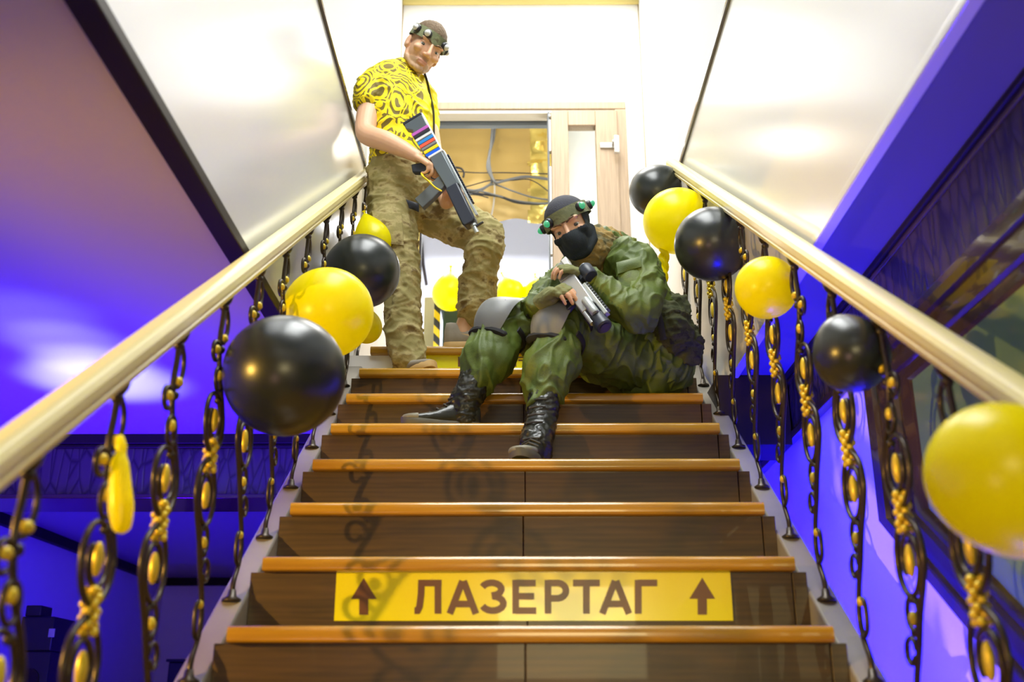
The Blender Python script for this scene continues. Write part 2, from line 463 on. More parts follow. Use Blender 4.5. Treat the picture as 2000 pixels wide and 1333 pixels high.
for z0, z1 in ((0.86, 0.98), (0.98, 1.0), (0.52, 0.82)):
    b.rng(lx0 - 0.014, lx0 - 0.002, YD - 0.04, YD - 0.0, ZF + (lt - ZF) * z0, ZF + (lt - ZF) * (z1 - 0.012))
b.build('seal_strip', mat('white_seal', (0.8, 0.8, 0.76), 0.5), door, bevel=0.002)
MB().rng(lx0 - 0.022, lx0 - 0.012, YD - 0.03, YD + 0.05, ZF, lt).build('edge_profile', mat('grey_profile', (0.10, 0.115, 0.13), 0.5), door, smooth=False)
MB().rng(dl + 0.05, dl + 0.065, YD - 0.02, YD + 0.06, ZF, lt).build('edge_profile', mat('yellow_profile', (0.70, 0.55, 0.12), 0.5), door, smooth=False)
MB().rng(dl + 0.065, dl + 0.078, YD - 0.01, YD + 0.06, ZF, lt).build('edge_profile', M['dark'], door, smooth=False)

# room behind the door
YW = 8.6
slab('wall_far_room', -2.2, 2.4, YW, YW + 0.1, ZF, ZU, mat('lavender_wall', (0.66, 0.67, 0.78), 0.8))
slab('wall_far_room_left', -1.3, -1.2, YD + 0.1, YW, ZF, ZU, M['white'])
slab('wall_far_room_right', lx0 + 0.02, 1.7, 6.62, 6.70, ZF, ZU, M['white'])  # partition added behind the side leaf so its glass shows white
# quilted gold foil hung across the upper part of the room
foil = mat('gold_foil', (0.52, 0.36, 0.11), 0.42, metal=0.15, bump=0.5, bump_scale=7)
foilb = mat('bright_gold_foil', (0.80, 0.62, 0.16), 0.2, metal=0.7, bump=0.6, bump_scale=14)
YG = 6.55
def foil_sheet(px0, px1, py0, py1, amp, seed):
    a, c = P(px0, py1, YG), P(px1, py0, YG); c.z = ZU - 0.002
    nx, nz = 40, 36; vs = []; fs = []
    for i in range(nz + 1):
        for j in range(nx + 1):
            x = a.x + (c.x - a.x) * j / nx; z = a.z + (c.z - a.z) * i / nz
            w = amp * noise.noise(Vector((x * 3 + seed, z * 14, seed))) + amp * 0.6 * noise.noise(Vector((x * 9, z * 9, seed + 4)))
            zz = z + (0.012 * math.sin(x * 17 + seed) + 0.01 * noise.noise(Vector((x * 6, 0, seed))) if i == 0 else 0)
            vs.append((x, YG + w, zz))
    for i in range(nz):
        for j in range(nx):
            p = i * (nx + 1) + j
            fs.append((p, p + 1, p + nx + 2, p + nx + 1))
    return MB().add(vs, fs)
fo = thing('foil_curtain', 'crumpled gold insulation sheet hanging behind the doorway', 'insulation sheet', P(960, 340, YG))
foil_sheet(790, 1036, 205, 431, 0.02, 2).build('foil_sheet', foil, fo)
foil_sheet(1032, 1100, 205, 433, 0.045, 9).build('foil_fold', foilb, fo)
gh = P(960, 246, YD + 0.1)
hd = MB().rng(dl + 0.06, lx0, YD + 0.09, YD + 0.13, gh.z, gh.z + 0.35)
o = tag(hd.build('header_board', mat('grey_header', (0.20, 0.23, 0.26), 0.6), smooth=False), 'grey board across the top of the doorway opening', 'board')

# cables
cb = thing('cable_bundle', 'tangle of grey cables hanging in the open doorway', 'cables', P(962, 360, 6.4))
gc = mat('grey_cable', (0.16, 0.17, 0.18), 0.5); lc = mat('pale_cable', (0.45, 0.42, 0.36), 0.5); kc = mat('dark_cable', (0.03, 0.03, 0.035), 0.5)
def cable(pts, r, m, y=6.4):
    q = crom([P(x, yy, y + dy) for x, yy, dy in pts], 8)
    MB().tube(q, r, 8).build('cable', m, cb)
cable([(968, 205, 0.1), (968, 235, 0.12), (965, 270, 0.08), (957, 300, 0), (958, 330, 0), (968, 355, -.02), (990, 352, 0), (1030, 345, 0), (1085, 352, 0.05)], 0.010, gc)
cable([(964, 232, 0), (960, 285, -.02), (953, 325, 0), (962, 350, 0), (955, 362, 0), (925, 372, 0), (880, 360, 0)], 0.009, gc)
cable([(962, 345, -.01), (967, 362, 0), (966, 390, 0), (962, 415, 0), (957, 428, 0)], 0.006, lc)
cable([(885, 333, 0), (930, 337, 0), (990, 337, 0), (1085, 340, 0)], 0.004, kc)
cable([(880, 372, 0), (920, 362, 0), (960, 352, -.02), (1000, 352, 0), (1040, 352, 0), (1085, 384, 0)], 0.004, kc)
cable([(900, 385, 0), (940, 372, 0), (965, 360, 0), (1000, 372, 0), (1040, 385, 0), (1085, 392, 0)], 0.006, gc)
cable([(890, 374, 0), (935, 378, 0), (975, 383, -.01), (1010, 395, 0), (1050, 398, 0), (1085, 396, 0)], 0.009, kc)
cable([(890, 378, 0), (930, 372, 0), (970, 381, -.02), (1000, 390, 0), (1040, 396, -.01), (1085, 398, 0)], 0.006, gc)
cable([(885, 326, 0), (900, 328, -.01), (907, 336, 0), (906, 346, 0)], 0.007, kc)
cable([(895, 381, 0), (930, 380, 0), (955, 386, 0)], 0.004, kc)

# things on the floor of the far room
hp = thing('hazard_post', 'black and yellow striped post left of the doorway', 'post', P(855, 690, 6.9))
hz = ramp_mat('hazard_stripes', lambda nt, tc: node_ramp(nt, math_n(nt, 'FRACT', math_n(nt, 'MULTIPLY', (lambda s: math_n(nt, 'ADD', s.outputs['X'], s.outputs['Z']))((lambda n: (nt.links.new(tc.outputs['Object'], n.inputs[0]), n)[1])(nt.nodes.new('ShaderNodeSeparateXYZ'))), 8.5)), [(0.0, (0.012, 0.012, 0.012)), (0.5, (0.85, 0.6, 0.0))], 'CONSTANT'), 0.5)
p0, p1 = P(849, 580, 6.9), P(861, 580, 6.9)
MB().rng(p0.x, p1.x, 6.9, 6.95, ZF, p0.z).build('post', hz, hp, smooth=False, bevel=0.004)
MB().rng(p0.x - 0.03, p1.x + 0.03, 6.87, 6.98, ZF, ZF + 0.03).build('base', M['black'], hp, bevel=0.004)
pb = P(843, 580, 7.2)
tag(MB().rng(pb.x - 0.05, pb.x + 0.03, 7.2, 7.24, ZF, pb.z).build('leaning_board', mat('olive_board', (0.40, 0.36, 0.2), 0.7), smooth=False), 'olive board standing behind the striped post', 'board')
dg = thing('game_table', 'dark table draped in green behind the yellow balloons', 'table', P(960, 690, 7.1))
q0, q1 = P(866, 596, 7.1), P(1060, 590, 7.1)
dgm = mat('dark_green_cloth', (0.012, 0.035, 0.02), 0.6, noise_amt=0.3)
MB().rng(q0.x, q1.x, 7.1, 7.7, ZF, q0.z - 0.03).build('cloth', dgm, dg, smooth=False, bevel=0.01)
MB().rng(q0.x - 0.02, q1.x + 0.02, 7.08, 7.72, q0.z - 0.03, q0.z).build('table_top', mat('dark_green_top', (0.02, 0.04, 0.02), 0.4), dg, bevel=0.006)
gl = thing('green_lamp', 'small green signal lamp glowing beside the raised knee', 'lamp', P(983, 606, 6.98))
g0 = P(984, 602, 7.14); g0.z = q0.z + 0.05
MB().ell(g0, (0.028, 0.026, 0.024)).build('lens', mat('green_lens', (0.0, 0.5, 0.3), 0.3, emit=(0.0, 1.0, 0.45), estr=6), gl)
MB().lathe([(0.04, -0.05), (0.04, -0.018), (0.03, -0.012)], 16, Matrix.Translation(g0)).build('housing', M['black'], gl)
lamp('green_glow', 'POINT', g0 + Vector((0, -0.05, 0.05)), 0.25, (0.0, 1.0, 0.4), 0.03)
ds = thing('dark_strip', 'slim dark strip hanging on the wall inside the doorway', 'strip', P(826, 520, 8.59))
MB().tube([P(823, 470, 8.59), P(827, 515, 8.59), P(834, 556, 8.59)], 0.014, 8).build('strip', M['dark'], ds)

# ================================================================== STAIRCASE
st = thing('staircase', 'brown wooden staircase with glossy orange treads climbing to the landing', 'staircase', (0, NY(1), 0))
TT = 0.036
def tread_mesh(n):
    y0 = NY(n); y1 = y0 + RUN + 0.05; z = NZ(n)
    if n == 15: y1 = YD - 0.05
    prof = []
    r = 0.014
    for a in range(0, 91, 15):
        prof.append((y0 + r - r * math.sin(math.radians(90 - a)), z - r + r * math.cos(math.radians(90 - a))))
    prof += [(y1, z), (y1, z - TT)]
    for a in range(0, 91, 22):
        rr = 0.008
        prof.append((y0 + rr - rr * math.sin(math.radians(a)), z - TT + rr - rr * math.cos(math.radians(a))))
    w = SW
    return MB().prism(prof, -w, w, lambda p, t: Vector((t, p[0], p[1])))
for n in range(1, 16):
    tread_mesh(n).build('tread', M['tread'], st, angle=50)
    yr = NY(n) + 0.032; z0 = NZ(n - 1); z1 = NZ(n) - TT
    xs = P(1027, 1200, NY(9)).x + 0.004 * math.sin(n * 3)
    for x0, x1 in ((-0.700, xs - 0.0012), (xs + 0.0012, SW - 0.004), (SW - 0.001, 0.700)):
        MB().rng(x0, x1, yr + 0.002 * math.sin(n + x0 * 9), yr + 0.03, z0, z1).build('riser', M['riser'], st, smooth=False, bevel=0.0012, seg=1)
# stringers: sloping painted beams whose top carries the balusters
HS = -0.106
for s in (-1, 1):
    a, c = 0.700, 0.767
    y0, y1 = NY(1) - 0.15, NY(15) + 0.12
    poly = [(y0, nose_z(y0) + HS), (y1, nose_z(y1) + HS), (y1, nose_z(y1) + HS - 0.36), (y0 + 0.25, 0.0), (y0, 0.0)]
    MB().prism(poly, s * a, s * c, lambda p, t: Vector((t, p[0], p[1]))).build('stringer', M['stringer'], st, bevel=0.006, angle=30)
# soffit closing the underside
MB().prism([(NY(1) + 0.35, 0), (NY(15) + 0.1, nose_z(NY(15) + .1) - 0.34), (NY(15) + 0.1, nose_z(NY(15) + .1) - 0.30), (NY(1) + 0.29, 0)], -0.70, 0.70, lambda p, t: Vector((t, p[0], p[1]))).build('soffit', M['lowall'], st, smooth=False)

# ================================================================== RAILINGS
BH = 1.0
def arc(cy, cz, ry, rz, a0, a1, k=14):
    return [(cy + ry * math.cos(math.radians(a0 + (a1 - a0) * i / k)), cz + rz * math.sin(math.radians(a0 + (a1 - a0) * i / k))) for i in range(k + 1)]
def spiral(cy, cz, ry, rz, a0, a1, shrink, k=26):
    out = []
    for i in range(k + 1):
        t = i / k; q = 1 - (1 - shrink) * t
        a = math.radians(a0 + (a1 - a0) * t)
        out.append((cy + ry * q * math.cos(a), cz + rz * q * math.sin(a)))
    return out
def iron_mesh():
    b = MB()
    def t(pts, r=0.0062, k=None, n=7):
        pts = [Vector((0, p[0], p[1])) for p in (crom(pts, k) if k else pts)]
        b.tube(pts, r, n, round_ends=True)
    # main waving rod
    t([(0, 0), (0.004, 0.05), (0.035, 0.10), (0.05, 0.15), (0.035, 0.21), (0.005, 0.27), (-0.025, 0.34), (-0.060, 0.40), (-0.078, 0.45), (-0.060, 0.51), (0.0, 0.555), (0.058, 0.60), (0.076, 0.655), (0.056, 0.71), (0.025, 0.76), (0.0, 0.81), (-0.012, 0.87), (-0.004, 0.93), (0, 1.0)], 0.0066, 5, 8)
    # twin big scrolls, each curling in to a small eye
    t(spiral(-0.004, 0.452, 0.074, 0.092, 90, -395, 0.42, 40))
    t(spiral(0.002, 0.652, 0.074, 0.088, 270, -215, 0.42, 40))
    # small rings and hooks
    t(arc(0.012, 0.345, 0.030, 0.036, 0, 350, 16), 0.0052)
    t(spiral(0.045, 0.268, 0.030, 0.034, 170, -150, 0.6, 18), 0.0055)
    t(arc(0.008, 0.765, -0.026, 0.034, 0, 350, 16), 0.0052)
    t([(0.047, 0.185), (0.012, 0.19), (0.0, 0.16), (0.006, 0.115), (0.036, 0.100)], 0.0055, 5)
    t(spiral(-0.035, 0.825, 0.030, 0.034, -10, 310, 0.6, 18), 0.0055)
    t([(0, 0.985), (0.036, 0.955), (0.042, 0.915), (0.02, 0.872), (-0.006, 0.868)], 0.0056, 5)
    b.lathe([(0.024, -0.004), (0.024, 0.004), (0.012, 0.012), (0.009, 0.03)], 12)
    b.lathe([(0.009, 0.972), (0.016, 0.985), (0.020, 1.0)], 12)
    for y, z, r in ((0.0, 0.372, 0.010), (0.02, 0.71, 0.010), (0.01, 0.307, 0.011), (0.0, 0.845, 0.012), (0.0, 0.965, 0.012)):
        b.ell((0, y, z), r, n=8, m=6)
    return b
IRON = iron_mesh().mesh('baluster', M['iron'])
b = MB()
for i in range(7):
    z = 0.518 + i * 0.0125
    for a in range(3):
        q = 2 * PI * a / 3 + i * 0.9
        b.ell((0.010 * math.cos(q), 0.012 * math.sin(q), z), (0.009, 0.009, 0.009), n=7, m=5)
KNOT = b.mesh('knot', M['gold'])
def leaf(y, z, w, h):
    return MB().ell((0, y, z), (0.0095, w, h), n=10, m=8)
LEAVES = [leaf(-0.006, 0.452, 0.013, 0.036).mesh('leaf', M['gold']), leaf(0.004, 0.652, 0.013, 0.034).mesh('leaf', M['gold']),
          leaf(0.012, 0.335, 0.011, 0.016).mesh('leaf', M['gold']), leaf(0.006, 0.775, 0.011, 0.015).mesh('leaf', M['gold'])]
BANDS = []
for y, z in ((0.026, 0.185), (-0.030, 0.835), (0.022, 0.885)):
    q = MB(); q.ell((0, y, z), (0.010, 0.015, 0.012), n=10, m=6); BANDS.append(q.mesh('band', M['gold']))

def railing(side, label, x, yoff, hgt, y_end):
    y_start = 0.55
    zr = lambda y: nose_z(y) + hgt
    root = thing('stair_railing', label, 'railing', (x, NY(8), nose_z(NY(8)) + HS))
    # handrail: moulded cream profile
    prof = [(-0.024, -0.026), (-0.027, -0.016), (-0.0245, -0.013), (-0.0245, -0.006), (-0.030, -0.003), (-0.030, 0.012), (-0.024, 0.022), (-0.012, 0.027), (0.012, 0.027), (0.024, 0.022), (0.030, 0.012), (0.030, -0.003), (0.0245, -0.006), (0.0245, -0.013), (0.027, -0.016), (0.024, -0.026)]
    prof = [(a * 0.93, c * 1.02) for a, c in prof]
    up = Vector((0, -SLOPE, 1)).normalized()
    mb = MB().prism(prof, y_start - 0.1, y_end, lambda p, t: Vector((x + p[0], t, zr(t))) + up * p[1])
    mb.build('handrail', M['rail'], root, angle=25)
    k0 = int(math.floor((y_start - 2.68) / 0.294)) + 1
    k = k0
    while 2.68 + 0.294 * k < y_end - 0.05:
        y = 2.68 + 0.294 * k
        zf = nose_z(y) + HS; zt = zr(y) - 0.034
        bo = bpy.data.objects.new('baluster', IRON); COL.objects.link(bo)
        bo.parent = root
        sc = (zt - zf) / BH
        bo.matrix_parent_inverse = Matrix()
        bo.matrix_local = Matrix.Translation(Vector((x, y, zf)) - root.location) @ Matrix.Diagonal((1, 1.0 if side < 0 else 1.0, sc, 1))
        for nm, me in [('knot', KNOT)] + [('leaf', l) for l in LEAVES] + [('band', q) for q in BANDS]:
            c = bpy.data.objects.new(nm, me); COL.objects.link(c); c.parent = bo
        k += 1
    return root
railing(-1, 'cream handrail on wrought iron scroll balusters, left of the stairs', -0.733, 0, 0.820, 4.50)
railing(1, 'cream handrail on wrought iron scroll balusters, right of the stairs beside the mirror', 0.733, 0, 0.850, 4.63)

# ================================================================== RIGHT WALL MIRROR
mr = thing('wall_mirror', 'green tinted mirror in a wide dark stepped frame on the right wall', 'mirror', (XW, 2.0, CZ))
def yz(z, y): return (y, CZ + z)
s_ = 0.66
yo, yi, ye = 3.0, 2.69, 0.4
out_p = [yz(0.985, yo), yz(0.519, yo), yz(0.519 - s_ * (yo - ye + .2), ye - .2), yz(0.985, ye - .2)]
in_p = [yz(0.84, yi), yz(0.499, yi), yz(0.499 - s_ * (yi - ye), ye), yz(0.84, ye)]
rings = []
for t, hgt in ((0, 0.0), (0, 0.03), (0.06, 0.036), (0.24, 0.034), (0.27, 0.022), (0.48, 0.020), (0.51, 0.030), (0.70, 0.026), (0.73, 0.014), (0.93, 0.010), (1.0, 0.004), (1.0, 0.0)):
    rings.append([Vector((XW - hgt, o_[0] + (i_[0] - o_[0]) * t, o_[1] + (i_[1] - o_[1]) * t)) for o_, i_ in zip(out_p, in_p)])
MB().rings(rings, caps=False).build('frame', M['brownframe'], mr, angle=12)
MB().prism(in_p, XW - 0.004, XW - 0.001, lambda p, t: Vector((t, p[0], p[1]))).build('mirror_glass', M['mirror'], mr, smooth=False)

# ================================================================== SIGNS
YS = NY(9) + 0.030
a, c = P(652, 1213, YS), P(1425, 1117, YS)
sg = thing('stair_sign', 'yellow sticker with brown lettering and two up arrows on the second lowest visible riser', 'sign', ((a.x + c.x) / 2, YS, a.z))
MB().rng(a.x, c.x, YS - 0.0015, YS, a.z, c.z).build('sticker', M['sign'], sg, smooth=False)
def stroke(mb, pts, w, y, closed=False):
    "flat lettering stroke: pixel polyline of width w px on the plane y"
    n = len(pts)
    L = []; R_ = []
    for i in range(n):
        a_, c_ = Vector(pts[max(i - 1, 0)]), Vector(pts[min(i + 1, n - 1)])
        d1 = (Vector(pts[i]) - a_) if i > 0 else (c_ - Vector(pts[i])); d2 = (c_ - Vector(pts[i])) if i < n - 1 else d1
        d1.normalize(); d2.normalize(); n1 = Vector((-d1.y, d1.x)); n2 = Vector((-d2.y, d2.x)); m_ = (n1 + n2).normalized(); m_ /= max(.4, m_.dot(n1))
        p = Vector(pts[i]); L.append(p + m_ * w / 2); R_.append(p - m_ * w / 2)
    vs = [P(q.x, q.y, y) for q in L] + [P(q.x, q.y, y) for q in R_]
    mb.add(vs, [(i, i + 1, n + i + 1, n + i) for i in range(n - 1)])
def pxarc(cx, cy, rx, ry, a0, a1, k=12): return [(cx + rx * math.cos(math.radians(a0 + (a1 - a0) * i / k)), cy - ry * math.sin(math.radians(a0 + (a1 - a0) * i / k))) for i in range(k + 1)]
yl = YS - 0.0026; TP, BT = 1133, 1199; SWD = 13
letters = {
 'el': [[(809, 1193), (815, 1193), (819, 1185), (822, 1160), (823, TP)], [(817, TP + 6), (862, TP + 6)], [(855, TP), (855, BT)]],
 'a': [[(878, BT), (903, TP + 2)], [(905, TP + 2), (929, BT)], [(886, 1180), (921, 1180)]],
 'ze': [pxarc(960, 1151, 19, 12.5, 160, -90) , pxarc(962, 1179, 21, 14, 90, -160)],
 'ie': [[(1007, TP), (1007, BT)], [(1007, TP + 6), (1046, TP + 6)], [(1007, 1165), (1043, 1165)], [(1007, BT - 6), (1047, BT - 6)]],
 'er': [[(1070, TP), (1070, BT)], [(1070, TP + 6), (1090, TP + 6)] + pxarc(1090, 1154, 15, 14.5, 80, -80) + [(1090, 1169), (1070, 1169)]],
 'te': [[(1119, TP + 6), (1171, TP + 6)], [(1145, TP), (1145, BT)]],
 'a2': [[(1176, BT), (1201, TP + 2)], [(1203, TP + 2), (1228, BT)], [(1184, 1180), (1220, 1180)]],
 'ge': [[(1246, TP), (1246, BT)], [(1246, TP + 6), (1283, TP + 6)]]}
lb_ = MB()
for i_, (k_, ss) in enumerate(letters.items()):
    for j_, q_ in enumerate(ss): stroke(lb_, q_, SWD, yl - 0.00004 * j_)
lb_.build('lettering', M['ink'], sg, smooth=False)
for px in (710, 1371):
    q = [P(px + dx, py, YS - 0.0025) for dx, py in ((0, 1129), (25, 1170), (9, 1170), (9, 1201), (-9, 1201), (-9, 1170), (-25, 1170))]
    MB().add(q, [tuple(range(7))]).build('arrow', M['ink'], sg, smooth=False)
YS2 = NY(15) + 0.030
a, c = P(822, 714, YS2), P(1130, 691, YS2)
s2 = thing('top_sign', 'yellow sticker with brown box outlines on the topmost riser behind the legs', 'sign', ((a.x + c.x) / 2, YS2, a.z))
MB().rng(a.x, c.x, YS2 - 0.0015, YS2, a.z - 0.02, c.z).build('sticker', M['sign'], s2, smooth=False)
for px in (895, 1003):
    b = MB()
    for x0, x1, y0, y1 in ((0, 34, 697, 699), (0, 6, 699, 716), (28, 34, 699, 716), (10, 24, 703, 705)):
        p, q = P(px + x0, y1, YS2 - 0.002), P(px + x1, y0, YS2 - 0.002)
        b.rng(p.x, q.x, YS2 - 0.0028, YS2 - 0.0016, p.z, q.z)
    b.build('box_outline', M['ink'], s2, smooth=False)

# ================================================================== LOWER ROOM THINGS
ys = 6.15
sp = thing('equipment_stack', 'black stack of equipment cases standing in the blue lower room', 'equipment', P(66, 1333, ys) * 1)
def pbox(px0, px1, py0, py1, y, dep, mb):
    p, q = P(px0, py1, y), P(px1, py0, y)
    return mb.rng(p.x, q.x, y, y + dep, p.z, q.z)
pbox(30, 106, 1204, 1272, ys, 0.3, MB()).build('upper_case', M['black'], sp, bevel=0.008)
pbox(46, 80, 1182, 1204, ys + 0.05, 0.15, MB()).build('handle_block', M['black'], sp, bevel=0.006)
p, q = P(28, 1272, ys), P(98, 1272, ys)
MB().rng(p.x, q.x, ys, ys + 0.32, 0, p.z).build('lower_case', M['black'], sp, bevel=0.008)
p, q = P(30, 1225, ys), P(106, 1225, ys)
for pz in (0.8, 0.35):
    MB().lathe([(0.06, 0), (0.06, 0.012), (0.045, 0.014), (0.02, 0.004)], 20, Matrix.Translation(((p.x + q.x) / 2, ys, P(66, 1272, ys).z - 0.15 - (0.8 - pz) * 0.6)) @ Matrix.Rotation(PI / 2, 4, 'X')).build('speaker_cone', M['dark'], sp)
MB().rng(q.x - 0.03, q.x + 0.004, ys - 0.012, ys, P(0, 1245, ys).z, P(0, 1228, ys).z).build('latch', M['metal'], sp, bevel=0.002)
p, q = P(328, 1293, 8.2), P(420, 1293, 8.2)
cab = thing('dark_cabinet', 'dark cabinet top showing just behind the left edge of the stairs', 'cabinet', (p.x + 0.2, 8.2, 0))
MB().rng(p.x, q.x, 8.2, 8.7, 0, p.z).build('body', M['black'], cab, bevel=0.01)
MB().rng(p.x - 0.015, q.x + 0.015, 8.18, 8.72, p.z, p.z + 0.02).build('top', M['black'], cab, bevel=0.004)

# ================================================================== BALLOONS
def balloon(px, py, y, rpx, kind, label, knot_dir=(0, 0, 1), elong=1.12, teardrop=0.25, tilt=None, grp=None):
    c = P(px, py, y); d = y * 0.94277 + 0.33346 * (c.z - CZ)
    r = rpx * d / FPX
    m = M['ybal'] if kind == 'y' else M['kbal']
    k = Vector(knot_dir).normalized()
    q = Vector((0, 0, 1)).rotation_difference(k)
    root = thing('balloon', label, 'balloon', c)
    root['group'] = 'balloons in the doorway' if y > 6 else ('balloons tied to the left railing' if px < 900 else 'balloons tied to the right railing')
    prof = []; N = 30
    for i in range(N + 1):
        t = PI * i / N
        z = -math.cos(t); rr = math.sin(t)
        if z > 0:
            rr *= 1 - teardrop * z ** 2; z = z * (1 + (elong - 1) * 2)
        prof.append((r * rr, r * z))
    zt = prof[-1][1]
    prof = prof[:-1]
    MM = Matrix.Translation(c) @ q.to_matrix().to_4x4()
    MB().lathe(prof, 36, MM).build('skin', m, root, angle=180)
    kn = [(r * 0.05, zt - r * 0.06), (r * 0.035, zt - 0.004), (r * 0.06, zt + r * 0.03), (r * 0.045, zt + r * 0.06), (r * 0.03, zt + r * 0.07), (r * 0.09, zt + r * 0.13), (r * 0.10, zt + r * 0.14), (r * 0.03, zt + r * 0.09)]
    MB().lathe(kn, 14, MM).build('knot', m, root, angle=180)
    return root
balloon(556, 733, 2.42, 119, 'k', 'large black balloon lowest on the left railing', (-0.45, 0.2, 0.35), 1.04, 0.12)
balloon(641, 610, 3.12, 89, 'y', 'large yellow balloon on the left railing between two black ones', (-0.4, 0.2, -0.7), 1.04, 0.12)
balloon(709, 529, 3.75, 73, 'k', 'black balloon on the left railing against the camouflage trousers', (-0.6, 0.1, 0.1), 1.03, 0.1)
balloon(730, 470, 4.12, 37, 'y', 'pear shaped yellow balloon highest on the left railing', (-0.32, 0.0, 0.95), 1.35, 0.62)
balloon(716, 640, 3.85, 31, 'y', 'yellow balloon half hidden behind the bigger yellow one on the left', (-0.1, 0.1, 0.9), 1.2, 0.3)
balloon(1281, 374, 4.50, 51, 'k', 'black balloon at the top end of the right handrail', (0.6, -0.2, 0.6), 1.05, 0.15)
balloon(1322, 432, 4.02, 65, 'y', 'yellow balloon near the top of the right railing between two black ones', (0.5, 0, 0.6), 1.03, 0.12)
balloon(1391, 477, 3.52, 73, 'k', 'black balloon above the small yellow one on the right railing', (0.6, 0, 0.4), 1.03, 0.1)
balloon(1497, 563, 2.83, 61, 'y', 'small round yellow balloon halfway along the right railing', (0.3, 0.2, 0.8), 1.03, 0.08)
balloon(1663, 694, 2.16, 74, 'k', 'black balloon with pale highlight low on the right railing', (-0.35, 0.0, 0.9), 1.07, 0.18)
balloon(1952, 928, 1.45, 141, 'y', 'big yellow balloon at the right edge in front of the mirror', (0.5, 0.2, -0.75), 1.12, 0.12)
balloon(880, 572, 6.75, 36, 'y', 'yellow balloon left of the raised shin in the doorway', (-0.0, 0, 1), 1.22, 0.85)
balloon(997, 570, 6.75, 28, 'y', 'yellow balloon in the doorway right of the raised shin', (-0.4, 0, 0.95), 1.22, 0.85)
balloon(1046, 573, 6.75, 27, 'y', 'yellow balloon in the doorway nearest the seated soldier', (0.0, 0, 1), 1.2, 0.85)
# limp, nearly deflated balloons
lb = thing('limp_balloon', 'limp deflated yellow balloon dangling on the left railing', 'balloon', P(235, 950, 1.77))
pts = [P(x, y, 1.77) for x, y in ((234, 856), (235, 872), (235, 885), (233, 905), (233, 950), (235, 990), (236, 1022))]
MB().tube(crom([tuple(p) + (r,) for p, r in zip(pts, (0.008, 0.011, 0.009, 0.014, 0.018, 0.020, 0.018))], 5) and [Vector(q[:3]) for q in crom([tuple(p) for p in pts], 5)], [q[0] for q in crom([(r,) for r in (0.007, 0.010, 0.009, 0.015, 0.019, 0.021, 0.017)], 5)], 16, round_ends=True).build('skin', M['ybal'], lb, angle=180)
tw = thing('limp_balloon', 'twisted deflated yellow balloon below the right yellow balloon', 'balloon', P(1296, 515, 4.05))
b = MB()
for ph in (0, PI):
    b.tube([P(1298 - i * 0.2, 485 + i * 3.4, 4.05) + Vector((0.011 * math.cos(ph + i * 0.55), 0.011 * math.sin(ph + i * 0.55), 0)) for i in range(20)], 0.014, 10, round_ends=True)
b.build('skin', M['ybal'], tw, angle=180)
# ================================================================== PEOPLE
def fused(name, mb, voxel, mats, parent=None, smooth=5, disp=None, assign=None, cut=None):
    tmp = mb.build('tmp', [], None)
    r = tmp.modifiers.new('r', 'REMESH'); r.mode = 'VOXEL'; r.voxel_size = voxel; r.use_smooth_shade = True
    s = tmp.modifiers.new('s', 'SMOOTH'); s.factor = 0.5; s.iterations = smooth
    dg_ = bpy.context.evaluated_depsgraph_get()
    me = bpy.data.meshes.new_from_object(tmp.evaluated_get(dg_))
    bpy.data.objects.remove(tmp)
    me.name = name
    me.materials.clear()
    for m in (mats if isinstance(mats, (list, tuple)) else [mats]): me.materials.append(m)
    if disp:
        nv = [(v.co + v.normal * disp(v.co, v.normal)) for v in me.vertices]
        for v, c in zip(me.vertices, nv): v.co = c
    if cut:
        bm = bmesh.new(); bm.from_mesh(me)
        bmesh.ops.delete(bm, geom=[f for f in bm.faces if cut(f.calc_center_median())], context='FACES')
        bm.to_mesh(me); bm.free()
    if assign:
        for p in me.polygons: p.material_index = assign(p.center, p.normal)
    me.polygons.foreach_set('use_smooth', [True] * len(me.polygons))
    me.update()
    o = bpy.data.objects.new(name, me); COL.objects.link(o)
    if parent is not None: attach(o, parent)
    return o
def sm(pts, k=5):
    "spline of [(Vector, ra, rb)] -> points, radii"
    q = crom([tuple(p) + (a, b) for p, a, b in pts], k)
    return [Vector(v[:3]) for v in q], [(max(v[3], 0.004), max(v[4], 0.004)) for v in q]
def limb(mb, pts, n=18, ref=None, k=5):
    pts = [(p[0], p[1], p[2] if len(p) > 2 else p[1]) for p in pts]
    c, r = sm(pts, k)
    mb.tube(c, r, n, round_ends=True, ref=ref)
def folds(scale, amp, seed, aniso=(1, 1, 1.8)):
    o = Vector((seed * 3.1, seed * 1.7, seed * 2.3))
    def f(v, n):
        p = Vector((v.x * aniso[0], v.y * aniso[1], v.z * aniso[2])) * scale + o
        w = noise.noise_vector(p * 0.6) * 0.7
        a = noise.noise(p + w); c = noise.noise(p * 2.3 + w * 2)
        s1 = 1 - min(1, abs(a) * 2.6); s2 = 1 - min(1, abs(c) * 2.4)
        return amp * (0.95 * s1 * s1 + 0.5 * s2 * s2 - 0.75 * (0.5 - abs(noise.noise(p * 1.3 - w))) + 0.05)
    return f

